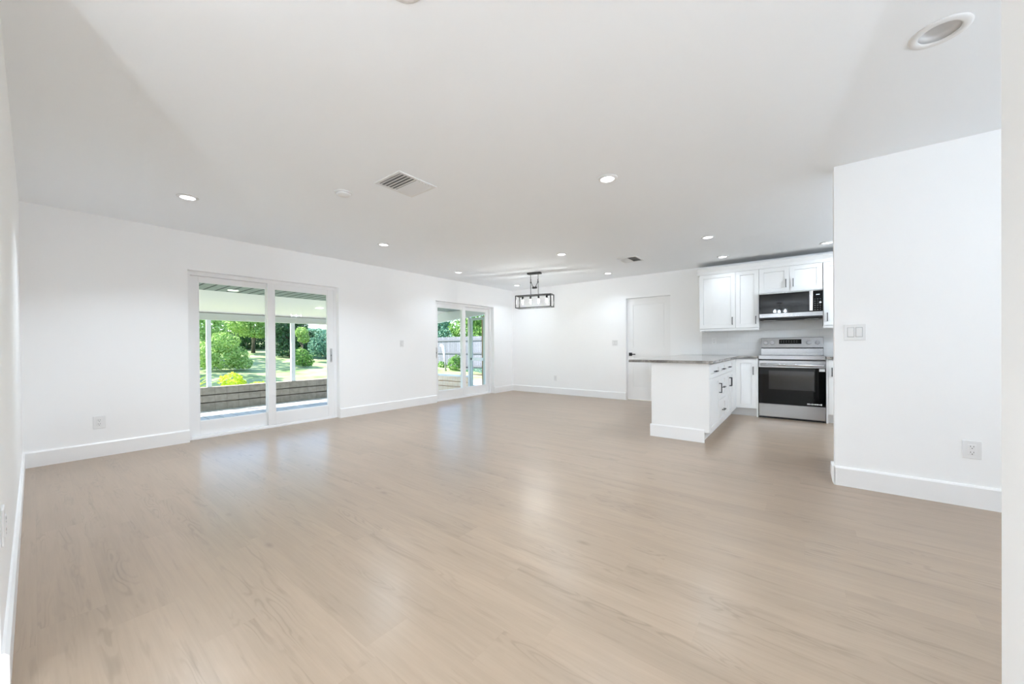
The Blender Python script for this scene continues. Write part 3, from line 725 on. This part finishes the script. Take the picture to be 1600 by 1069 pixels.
m.box(-1.362, 0.95, UF - 0.004, UF + 0.016, ZT, 2.285).prism([(UF - 0.004, 2.285), (UF + 0.016, 2.285), (UF + 0.016, 2.348), (UF - 0.028, 2.348), (UF - 0.028, 2.330)], 'X', -1.385, 0.95)
m.box(-1.385, -1.362, UF + 0.016, YB, ZT, 2.348)
place(m, 'crown_moulding', CAB, 'white crown board along the top of the kitchen wall cabinets', 'moulding')

# microwave
mx0, mx1, mf, mz0, mz1 = -0.512, 0.234, 6.805, 1.445, 1.852
t = thing('microwave', (-0.139, YB, mz0), 'stainless over-the-range microwave with black glass door, under the short wall cabinet', 'microwave')
obj('body', MB().box(mx0, mx1, mf + 0.022, YB, mz0 + 0.008, mz1), DARKST, t)
dx1 = 0.086
d = obj('door', MB().box(mx0, dx1, mf, mf + 0.02, 1.545, mz1, 0.002), BLACKW, t); ROOT[d.name] = ROOT[t.name]
obj('door_trim', MB().box(mx0, mx1, mf - 0.001, mf + 0.02, 1.836, mz1).box(mx0, mx1, mf - 0.002, mf + 0.02, 1.483, 1.543, 0.002), STEEL, t)
obj('handle', MB().box(dx1 - 0.004, dx1 + 0.036, mf - 0.042, mf - 0.020, 1.55, 1.838, 0.006).box(dx1 + 0.008, dx1 + 0.024, mf - 0.022, mf + 0.001, 1.565, 1.59).box(dx1 + 0.008, dx1 + 0.024, mf - 0.022, mf + 0.001, 1.80, 1.825), STEEL_L, t)
cp = obj('control_panel', MB().box(dx1 + 0.004, mx1, mf, mf + 0.02, 1.545, mz1, 0.002), BLACKG, t); ROOT[cp.name] = ROOT[t.name]
m = MB(); m.box(0.160, 0.172, mf - 0.001, mf, 1.776, 1.788).box(0.175, 0.187, mf - 0.001, mf, 1.776, 1.788).box(0.190, 0.198, mf - 0.001, mf, 1.776, 1.788)
obj('clock_digits', m, DIGIT, cp)
for r_ in range(6):
    for c_ in range(3): obj('key', MB().box(0.140 + c_ * 0.030, 0.154 + c_ * 0.030, mf - 0.001, mf, 1.565 + r_ * 0.030, 1.571 + r_ * 0.030), DISPLAY, cp)
obj('dial_mark', MB().lathe([(0.013, -0.0012), (0.013, 0.0)], (0.206, mf, 1.668), 18, 'Y'), MARK_WHITE, cp)
m = MB().prism([(mf + 0.0, 1.483), (mf + 0.0, 1.462), (mf + 0.03, 1.446), (YB - 0.02, 1.446), (YB - 0.02, 1.455), (mf + 0.03, 1.483)], 'X', mx0 + 0.006, mx1 - 0.006)
obj('vent_base', m, BLACK, t)
m = MB().box(-0.47, -0.31, mf + 0.05, mf + 0.2, 1.443, 1.4455)
obj('grease_filter', m, STEEL, t)
obj('grease_filter', MB().box(0.03, 0.19, mf + 0.05, mf + 0.2, 1.443, 1.4455), STEEL, t)

# stove
sx0, sx1 = -0.508, 0.254
t = thing('stove', (-0.127, 6.9, 0), 'freestanding stainless electric range with black glass oven door, between the white base cabinets', 'stove')
sf = 6.60
obj('body', MB().box(sx0 + 0.002, sx1 - 0.002, sf + 0.03, YB - 0.03, 0.02, 0.890), DARKST, t)
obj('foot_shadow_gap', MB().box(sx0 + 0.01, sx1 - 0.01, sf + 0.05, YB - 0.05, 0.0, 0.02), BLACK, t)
dr = obj('warming_drawer', MB().box(sx0, sx1, sf, sf + 0.03, 0.030, 0.214, 0.003), STEEL, t)
od = obj('oven_door', MB().box(sx0, sx1, sf, sf + 0.03, 0.219, 0.745, 0.002), BLACKG, t); ROOT[od.name] = ROOT[t.name]
obj('oven_window', MB().box(-0.385, 0.13, sf - 0.0008, sf, 0.43, 0.70), WINDOWG, od)
obj('door_rail', MB().box(sx0, sx1, sf, sf + 0.03, 0.745, 0.845, 0.003), STEEL, od)
hd = MB().tube([(sx0 + 0.02, sf - 0.045, 0.785), (sx1 - 0.02, sf - 0.045, 0.785)], 0.017, 14)
hd.box(sx0 + 0.03, sx0 + 0.055, sf - 0.045, sf + 0.002, 0.772, 0.798, 0.003).box(sx1 - 0.055, sx1 - 0.03, sf - 0.045, sf + 0.002, 0.772, 0.798, 0.003)
obj('handle', hd, STEEL_L, od)
m = MB()
random.seed(3); ux = 0.055
for k in range(9):
    w_ = random.uniform(0.008, 0.02); hg = random.uniform(0.008, 0.024); m.box(ux, ux + w_, sf - 0.0009, sf, 0.245 - hg * 0.4, 0.245 + hg * 0.6); ux += w_ + 0.004
obj('door_marks', m, MARK_WHITE, od)  # row of small white marks low on the oven door
obj('hang_tag', MB().box(0.185, 0.246, sf - 0.0012, sf, 0.702, 0.738), MARK_WHITE, od)
obj('cooktop_frame', MB().box(sx0 - 0.003, sx1 + 0.002, sf + 0.004, 7.10, 0.862, 0.918, 0.004), STEEL, t)
obj('cooktop_glass', MB().box(sx0 + 0.012, sx1 - 0.012, sf + 0.05, 7.09, 0.918, 0.922), BLACKG, t)
gap = obj('vent_gap', MB().box(sx0 + 0.004, sx1 - 0.004, sf + 0.008, sf + 0.03, 0.846, 0.861), BLACK, t)
bgd = MB().prism([(7.10, 0.905), (7.205, 0.905), (7.205, 1.185), (7.165, 1.185), (7.150, 1.178), (7.128, 1.03), (7.10, 1.015)], 'X', sx0 - 0.004, sx1 - 0.004)
bg_ = obj('backguard', bgd, STEEL, t); ROOT[bg_.name] = ROOT[t.name]
def on_guard(z): return 7.128 + (z - 1.03) * (0.022 / 0.148)
m = MB().prism([(7.0985, 1.012), (7.1015, 1.012), (7.1305, 1.026), (7.127, 1.030)], 'X', sx0 - 0.004, sx1 - 0.004)
obj('guard_groove', m, BLACK, bg_)
q0, q1 = on_guard(1.085) - 0.0015, on_guard(1.155) - 0.0015
obj('display', MB().prism([(q0, 1.085), (q0 + 0.003, 1.085), (q1 + 0.003, 1.155), (q1, 1.155)], 'X', -0.282, -0.006), BLACKG, bg_)
m = MB()
for k in range(7):
    u = -0.262 + k * 0.032
    for zz in (1.108, 1.130): qq = on_guard(zz) - 0.0025; m.box(u, u + 0.014, qq, qq + 0.0015, zz, zz + 0.005)
obj('display_marks', m, DISPLAY, bg_)
for u in (-0.452, -0.368, 0.082, 0.182):
    qq = on_guard(1.105); kn = MB().lathe([(0.024, -0.030), (0.027, -0.024), (0.029, -0.006), (0.029, 0.002)], (u, qq, 1.105), 22, 'Y')
    kn.box(u - 0.004, u + 0.004, qq - 0.036, qq - 0.028, 1.082, 1.128)
    obj('knob', kn, KNOBM, bg_)

# ------------------------------------------------------------------ the screened patio outside
PZ = -0.10; PX = -8.95; PYE = 6.75; PYS = -3.0
struct('patio_floor', MB().box(PX - 0.2, XLO + 0.06, PYS, 12.0, PZ - 0.15, PZ), PAVER)
def siding(mb, axis, face, sgn, u0, u1, z0, z1, rows):
    """lapped courses: each row leans out at its foot and overhangs the one below"""
    h_ = (z1 - z0) / rows
    for k in range(rows):
        a, bb = z0 + k * h_ + (0.020 if k else 0), z0 + (k + 1) * h_
        pts = [(face - sgn * 0.15, a), (face + sgn * 0.022, a), (face + sgn * 0.004, bb), (face - sgn * 0.15, bb)]
        mb.prism(pts, 'Y' if axis == 'X' else 'X', u0, u1)
    if axis == 'X': mb.box(face - 0.14, face - 0.09, u0, u1, z0, z1)
    else: mb.box(u0, u1, face + 0.09, face + 0.14, z0, z1)
    return mb
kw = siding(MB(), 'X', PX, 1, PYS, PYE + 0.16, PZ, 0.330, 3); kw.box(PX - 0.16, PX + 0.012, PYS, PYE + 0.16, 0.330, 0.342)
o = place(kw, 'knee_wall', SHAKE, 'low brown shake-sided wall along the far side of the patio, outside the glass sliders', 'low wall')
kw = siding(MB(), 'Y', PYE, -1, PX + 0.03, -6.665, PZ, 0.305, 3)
kw2 = place(kw, 'knee_wall', SHAKE_LIT, 'low sunlit-coloured sided wall at the far end of the patio, seen through the farther slider', 'low wall')
ROOT[kw2.name] = Vector(kw2.location)
obj('cap', MB().box(PX + 0.03, -6.665, PYE - 0.03, PYE + 0.15, 0.305, 0.338), ALUM, kw2)
def post(x0, x1, y0, y1, z0, z1, label): return place(MB().box(x0, x1, y0, y1, z0, z1, 0.004), 'patio_post', ALUM, label, 'post', 'white patio posts')
post(PX - 0.07, PX - 0.005, 2.03, 2.10, 0.342, 1.64, 'white patio post at the left edge of the nearer slider view, beside yellow-green plants')
post(PX - 0.07, PX - 0.005, 3.52, 3.60, 0.342, 1.64, 'white patio post seen through the right-hand glass of the nearer slider')
post(PX - 0.07, PX - 0.005, 5.05, 5.13, 0.342, 1.64, 'white patio post outside between the two sliders')
post(PX - 0.07, PX - 0.005, 6.68, 6.75, 0.342, 1.64, 'white patio corner post at the end of the brown low wall')
post(PX - 0.07, PX - 0.005, 0.50, 0.57, 0.342, 1.64, 'white patio post hidden left of the nearer slider')
SX, SZ = -7.45, 2.012                     # where the soffit meets the sloping roof panels
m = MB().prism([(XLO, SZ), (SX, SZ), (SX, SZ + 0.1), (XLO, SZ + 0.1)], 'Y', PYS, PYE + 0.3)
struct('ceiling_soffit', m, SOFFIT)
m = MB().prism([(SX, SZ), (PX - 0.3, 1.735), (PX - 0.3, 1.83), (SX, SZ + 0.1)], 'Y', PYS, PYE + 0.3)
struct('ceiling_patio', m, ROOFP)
m = MB().box(PX - 0.08, PX + 0.0, PYS, PYE + 0.1, 1.655, 1.765).box(PX - 0.09, PX + 0.02, PYS, PYE + 0.1, 1.635, 1.655)
place(m, 'roof_beam', FASCIA, 'long pale aluminium beam under the patio roof edge, along the lawn side', 'beam')
m = MB().prism([(PX, 1.645), (-6.0, 1.875), (-6.0, 1.96), (PX, 1.76)], 'Y', PYE, PYE + 0.06)
m.prism([(PX, 1.76), (-6.0, 1.96), (-6.0, SZ), (SX, SZ), (PX, 1.77)], 'Y', PYE + 0.01, PYE + 0.05)
place(m, 'roof_beam', ALUM, 'white sloping beam over the screen door at the patio end', 'beam')
def out_disc(x, y, z, label):
    return place(MB().lathe([(0.07, -0.004), (0.075, 0.0)], (x, y, z), 28), 'patio_disc', mat('glowing_disc', (0.9, 0.9, 0.85), 0.4, emit=(1, 0.97, 0.88), estr=1.6), label, 'ceiling light')  # plain glowing disc set against the patio ceiling
out_disc(-7.18, 1.97, SZ, 'round glowing disc in the grey patio soffit, left glass of the nearer slider')
out_disc(-8.05, 3.72, SZ - (8.05 - 7.45) * 0.154 - 0.004, 'round glowing disc in the white patio roof panel, right glass of the nearer slider')
# screen door
t = thing('screen_door', (-6.37, PYE, PZ), 'white aluminium screen door with a push bar at the patio end', 'door')
obj('jamb', MB().box(-6.66, -6.60, PYE - 0.01, PYE + 0.07, PZ, 1.83), ALUM, t)
obj('jamb', MB().box(-6.09, -6.02, PYE - 0.01, PYE + 0.07, PZ, 1.86), ALUM, t)
obj('door_frame', MB().box(-6.595, -6.525, PYE, PYE + 0.035, 0.02, 1.80).box(-6.155, -6.095, PYE, PYE + 0.035, 0.02, 1.80).box(-6.525, -6.155, PYE, PYE + 0.035, 0.02, 0.11).box(-6.525, -6.155, PYE, PYE + 0.035, 1.74, 1.80), ALUMG, t)
obj('push_bar', MB().box(-6.525, -6.155, PYE - 0.01, PYE + 0.03, 0.735, 0.805, 0.004), ALUM, t)
obj('latch', MB().box(-6.55, -6.528, PYE - 0.03, PYE, 0.75, 0.80), BLACK, t)
place(MB().box(-6.28, -6.20, PYE + 0.09, PYE + 0.17, -0.10, 1.83, 0.004), 'wood_post', WOODBR, 'square brown post just beyond the screen door', 'post')

# ------------------------------------------------------------------ the garden
def gz(x, y):
    d_ = -13.2 - x
    return -0.26 + (0.0 if d_ < -2 else 0.085 * max(0.0, d_ + 2.0) * min(1.0, (d_ + 2.0) / 3.0))
bm = bmesh.new(); nx, ny = 60, 60; gridv = []
for i in range(nx + 1):
    for j in range(ny + 1):
        x = -48 + 43 * i / nx; y = -22 + 62 * j / ny
        gridv.append(bm.verts.new((x, y, gz(x, y) + 0.03 * math.sin(x * 1.7) * math.sin(y * 1.3))))
for i in range(nx):
    for j in range(ny):
        q = [gridv[i * (ny + 1) + j], gridv[(i + 1) * (ny + 1) + j], gridv[(i + 1) * (ny + 1) + j + 1], gridv[i * (ny + 1) + j + 1]]
        f = bm.faces.new(q); f.smooth = True
me = bpy.data.meshes.new('lawn'); bm.to_mesh(me); bm.free(); lw = link('lawn', me, LAWN); lw['kind'] = 'structure'

def foliage(blobs, count, leaf, seed, elong=1.6, drop=0.0):
    """leaf cloud over several ellipsoids (centre, radii); coordinates about the foot"""
    rnd = random.Random(seed); bm = bmesh.new(); tint = []
    wts = [b_[1][0] * b_[1][1] + b_[1][0] * b_[1][2] for b_ in blobs]; tot = sum(wts)
    for (c, r), w_ in zip(blobs, wts):
        for _ in range(int(count * w_ / tot)):
            d_ = Vector((rnd.gauss(0, 1), rnd.gauss(0, 1), rnd.gauss(0, 1))).normalized()
            s_ = rnd.uniform(0.55, 1.0) ** 0.5 * (1 + 0.12 * math.sin(5 * d_.x + 7 * d_.z + seed) * math.cos(6 * d_.y))
            p = Vector((c[0] + d_.x * r[0] * s_, c[1] + d_.y * r[1] * s_, c[2] + d_.z * r[2] * s_))
            if p.z < 0.06: continue
            nrm = (d_ + Vector((rnd.gauss(0, .5), rnd.gauss(0, .5), rnd.gauss(0.25, .5)))).normalized()
            a = nrm.cross(Vector((0, 0, 1)) if abs(nrm.z) < 0.95 else Vector((1, 0, 0))).normalized(); b2 = nrm.cross(a)
            an = rnd.uniform(0, 2 * PI); u = a * math.cos(an) + b2 * math.sin(an); v = nrm.cross(u)
            L = leaf * rnd.uniform(0.6, 1.3); W = L / elong
            vs = [bm.verts.new(p + u * L / 2), bm.verts.new(p + v * W / 2 + nrm * W * 0.12), bm.verts.new(p - u * L / 2 - Vector((0, 0, drop * L))), bm.verts.new(p - v * W / 2 + nrm * W * 0.12)]
            bm.faces.new(vs); tint.append(min(1, max(0, rnd.gauss(0.5, 0.28))))
    me = bpy.data.meshes.new('foliage'); bm.to_mesh(me); bm.free()
    at = me.attributes.new('tint', 'FLOAT', 'FACE'); at.data.foreach_set('value', tint)
    return me
def plant(name, x, y, blobs, count, leaf, m_, label, cat, seed, trunk=None, group=None, elong=1.6, z=None):
    z = gz(x, y) if z is None else z
    t = thing(name, (x, y, z), label, cat, group)
    fo = foliage(blobs, count, leaf, seed, elong); o = link('foliage', fo, m_, t)
    if trunk:
        hgt, r = trunk
        mb = MB(); mb.tube([(x, y, z - 0.05), (x + 0.06, y, z + hgt * 0.5), (x - 0.03, y + 0.05, z + hgt)], [r * 1.2, r, r * 0.7], 8)
        for k in range(4):
            a = k * 1.7 + seed; mb.tube([(x, y, z + hgt * (0.55 + 0.1 * k)), (x + 0.5 * math.cos(a) * hgt * .3, y + 0.5 * math.sin(a) * hgt * .3, z + hgt * (0.8 + 0.1 * k))], r * 0.45, 6)
        obj('trunk', mb, BARK, t)
    return t
# seen through the left glass of the nearer slider
plant('bush', -17.2, 4.33, [((0, 0, .55), (.55, .62, .55)), ((.1, .45, .5), (.4, .4, .42)), ((-.1, -.42, .6), (.45, .45, .55)), ((0, .1, 1.05), (.45, .5, .42)), ((.2, .6, .25), (.35, .35, .28))], 5200, .085, LF_LIGHT, 'big rounded pale-green bush on the lawn behind the left patio post', 'bush', 11)
plant('bush', -20.3, 4.45, [((0, 0, .8), (.6, .8, .8)), ((0, .3, 1.5), (.5, .6, .5)), ((0, -.6, .6), (.5, .6, .6))], 3600, .1, LF_LIGHT, 'taller light bush far left behind the patio post', 'bush', 10)
plant('tree', -23.9, 7.45, [((0, 0, 1.35), (.9, 1.0, .5)), ((.4, .7, 1.5), (.7, .7, .5)), ((.2, -.75, 1.6), (.7, .7, .5)), ((0, .1, 1.95), (.9, 1.0, .45)), ((.6, .1, 1.1), (.5, .5, .3))], 5600, .12, LF_LIGHT, 'sunlit light-green tree right of the rounded bush, left glass of the nearer slider', 'tree', 12, (1.5, .1))
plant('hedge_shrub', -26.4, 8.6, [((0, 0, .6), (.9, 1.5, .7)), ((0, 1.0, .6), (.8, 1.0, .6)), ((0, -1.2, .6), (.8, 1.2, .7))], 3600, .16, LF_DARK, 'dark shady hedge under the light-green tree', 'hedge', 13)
plant('tree', -28.5, 6.9, [((0, 0, 2.2), (1.0, 1.6, .9)), ((0, 1.2, 2.0), (.9, 1.1, .8)), ((0, -1.6, 2.1), (.9, 1.3, .9)), ((0, .2, 1.0), (1.0, 2.0, .9))], 5200, .18, LF_MID, 'mid-green tree far behind the rounded bush', 'tree', 14, (2.0, .12))
plant('shrub', -11.05, 2.98, [((0, 0, .55), (.22, .26, .2)), ((-.06, .12, .42), (.22, .22, .18)), ((0, -.05, .2), (.16, .16, .2))], 1000, .085, LF_YEL, 'bright yellow-green shrub just outside the low brown wall, right of the left post', 'shrub', 15, elong=2.4)
plant('shrub', -10.65, 3.42, [((0, 0, .36), (.2, .24, .16)), ((-.05, .1, .2), (.18, .18, .2))], 800, .07, LF_YEL, 'small lower yellow shrub just right of the taller yellow-green one', 'shrub', 16, elong=2.2)
# tall trees out of sight on the left: their crowns throw the dappled shade on the lawn
plant('tree', -17.0, -1.5, [((0, 0, 5.0), (1.8, 1.8, .8)), ((1.0, 1.8, 5.4), (1.5, 1.5, .7)), ((-1.2, 1.4, 5.8), (1.5, 1.5, .7)), ((0, -1.6, 5.4), (1.5, 1.3, .8))], 2600, .3, LF_MID, 'tall tree standing left of the view, shading the lawn', 'tree', 51, (5.0, .15))
plant('tree', -22.5, 0.5, [((0, 0, 5.4), (1.8, 1.8, .8)), ((1.2, 1.8, 5.8), (1.5, 1.5, .7)), ((-1.2, 1.4, 6.0), (1.5, 1.5, .7))], 2200, .3, LF_MID, 'second tall tree left of the view, farther from the house', 'tree', 52, (5.4, .15))
# palm-like plant left of the first post
t = thing('spiky_plant', (-12.1, 2.32, gz(-12.1, 2.32)), 'spiky yellow-green plant with long arching leaves at the far left of the nearer slider', 'plant')
bm = bmesh.new(); rnd = random.Random(5); tint = []
for k in range(46):
    a = rnd.uniform(0, 2 * PI); L = rnd.uniform(.7, 1.25); el = rnd.uniform(.5, 1.45); w_ = rnd.uniform(.025, .045); prev = None
    d_ = Vector((math.cos(a) * math.cos(el), math.sin(a) * math.cos(el), math.sin(el))); sd = Vector((-math.sin(a), math.cos(a), 0))
    for s_ in range(6):
        q = s_ / 5; p = d_ * L * q + Vector((math.cos(a), math.sin(a), -1.1)) * (0.35 * L * q * q); ww = w_ * (1 - q) ** .6 + .002
        cur = (bm.verts.new(p + sd * ww), bm.verts.new(p - sd * ww))
        if prev: bm.faces.new((prev[0], prev[1], cur[1], cur[0])); tint.append(rnd.random())
        prev = cur
me = bpy.data.meshes.new('leaves'); bm.to_mesh(me); bm.free(); at = me.attributes.new('tint', 'FLOAT', 'FACE'); at.data.foreach_set('value', tint)
link('leaves', me, LF_YEL, t)
# seen through the right glass
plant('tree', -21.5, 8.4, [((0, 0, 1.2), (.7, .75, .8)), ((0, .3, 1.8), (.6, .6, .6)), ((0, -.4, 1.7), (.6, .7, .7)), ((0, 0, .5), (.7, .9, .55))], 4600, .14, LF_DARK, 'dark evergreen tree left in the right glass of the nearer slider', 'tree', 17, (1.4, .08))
plant('tree', -19.1, 7.98, [((0, 0, 1.42), (.28, .30, .26)), ((0, .08, 1.15), (.26, .26, .26))], 1300, .09, LF_LIGHT, 'small bright round-headed tree right of the second patio post', 'tree', 18, (1.2, .04))
plant('tree', -20.1, 9.62, [((0, 0, .8), (.55, .75, .75)), ((0, .6, .75), (.5, .7, .65)), ((0, -.45, .6), (.45, .5, .55))], 4200, .1, LF_BLUE, 'broad blue-green tree at the right of the right glass of the nearer slider', 'tree', 19, (.9, .06))
plant('bush', -17.0, 7.06, [((0, 0, .45), (.32, .36, .40)), ((0, .25, .3), (.28, .28, .3))], 1500, .085, LF_MID, 'low green bush on the lawn right of the second patio post', 'bush', 20)
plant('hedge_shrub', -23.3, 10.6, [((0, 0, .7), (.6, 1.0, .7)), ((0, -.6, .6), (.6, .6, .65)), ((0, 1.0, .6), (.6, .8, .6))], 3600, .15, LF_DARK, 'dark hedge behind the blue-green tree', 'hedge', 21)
plant('tree', -33.0, 15.0, [((0, 0, .6), (1.2, 2.2, .55)), ((0, 2.0, .5), (1.0, 1.6, .5)), ((0, -2.0, .6), (1.0, 1.6, .6))], 3600, .25, LF_BLUE, 'distant blue-green treeline under the patch of blue sky', 'tree', 22, (.6, .12))
# beyond the patio end
fy_ = 13.6
t = thing('fence', (-13.0, fy_, -0.3), 'weathered pale grey board fence beyond the patio end', 'fence')
obj('boards', MB().box(-24, -2.0, fy_, fy_ + 0.03, -0.3, 1.60), FENCEM, t)
m = MB()
for z in (0.05, 0.72, 1.38): m.box(-24, -2.0, fy_ - 0.04, fy_, z, z + 0.09)
obj('rails', m, mat('fence_rail', (0.15, 0.152, 0.175), 0.85, var=0.15), t)
for k, (x, y, c) in enumerate(((-20.2, 17.2, LF_MID), (-18.0, 15.6, LF_BLUE), (-17.4, 19.6, LF_MID), (-15.0, 15.4, LF_MID), (-13.0, 17.0, LF_DARK))):
    plant('tree', x, y, [((0, 0, 2.3), (1.0, .8, 1.0)), ((.8, 0, 1.9), (.8, .6, .8)), ((-.8, 0, 2.6), (.8, .6, .8)), ((.3, 0, 3.0), (.7, .6, .6))], 3600, .15, c,
          ['mid-green tree above the fence, left in the farther slider', 'pale blue-green tree above the fence in the farther slider', 'green tree above the fence behind the meeting stile of the farther slider',
           'green tree above the fence, seen through the screen door', 'dark tree above the fence, right of the screen door view'][k], 'tree', 30 + k, (1.8, .08), z=-0.3)
plant('shrub', -13.75, 12.95, [((0, 0, .4), (.42, .28, .4)), ((.15, 0, .62), (.28, .22, .28))], 1300, .08, LF_MID, 'loose green shrub at the foot of the grey fence', 'shrub', 41, z=-0.2)
plant('shrub', -14.75, 13.0, [((0, 0, .25), (.28, .25, .28))], 600, .08, LF_MID, 'low green shrub at the fence beside the white leaning pipe', 'shrub', 42, z=-0.2)
plant('shrub', -12.0, 12.9, [((0, 0, .1), (.9, .3, .16))], 1000, .06, LF_BLUE, 'low grey-green planting at the fence, seen through the screen door', 'shrub', 43, z=-0.2)
m = MB().tube([(-14.0, 12.3, 1.16), (-13.86, 12.3, 1.11), (-13.80, 12.3, 0.9), (-13.65, 12.3, -0.18), (-14.4, 12.3, -0.19)], 0.07, 8)
place(m, 'downpipe', ALUM, 'white bent pipe standing in front of the grey fence', 'pipe')
place(MB().box(-17.0, -10.6, 12.5, 13.5, -0.34, -0.215), 'planting_bed', SOIL, 'dark soil bed along the grey fence', 'soil')
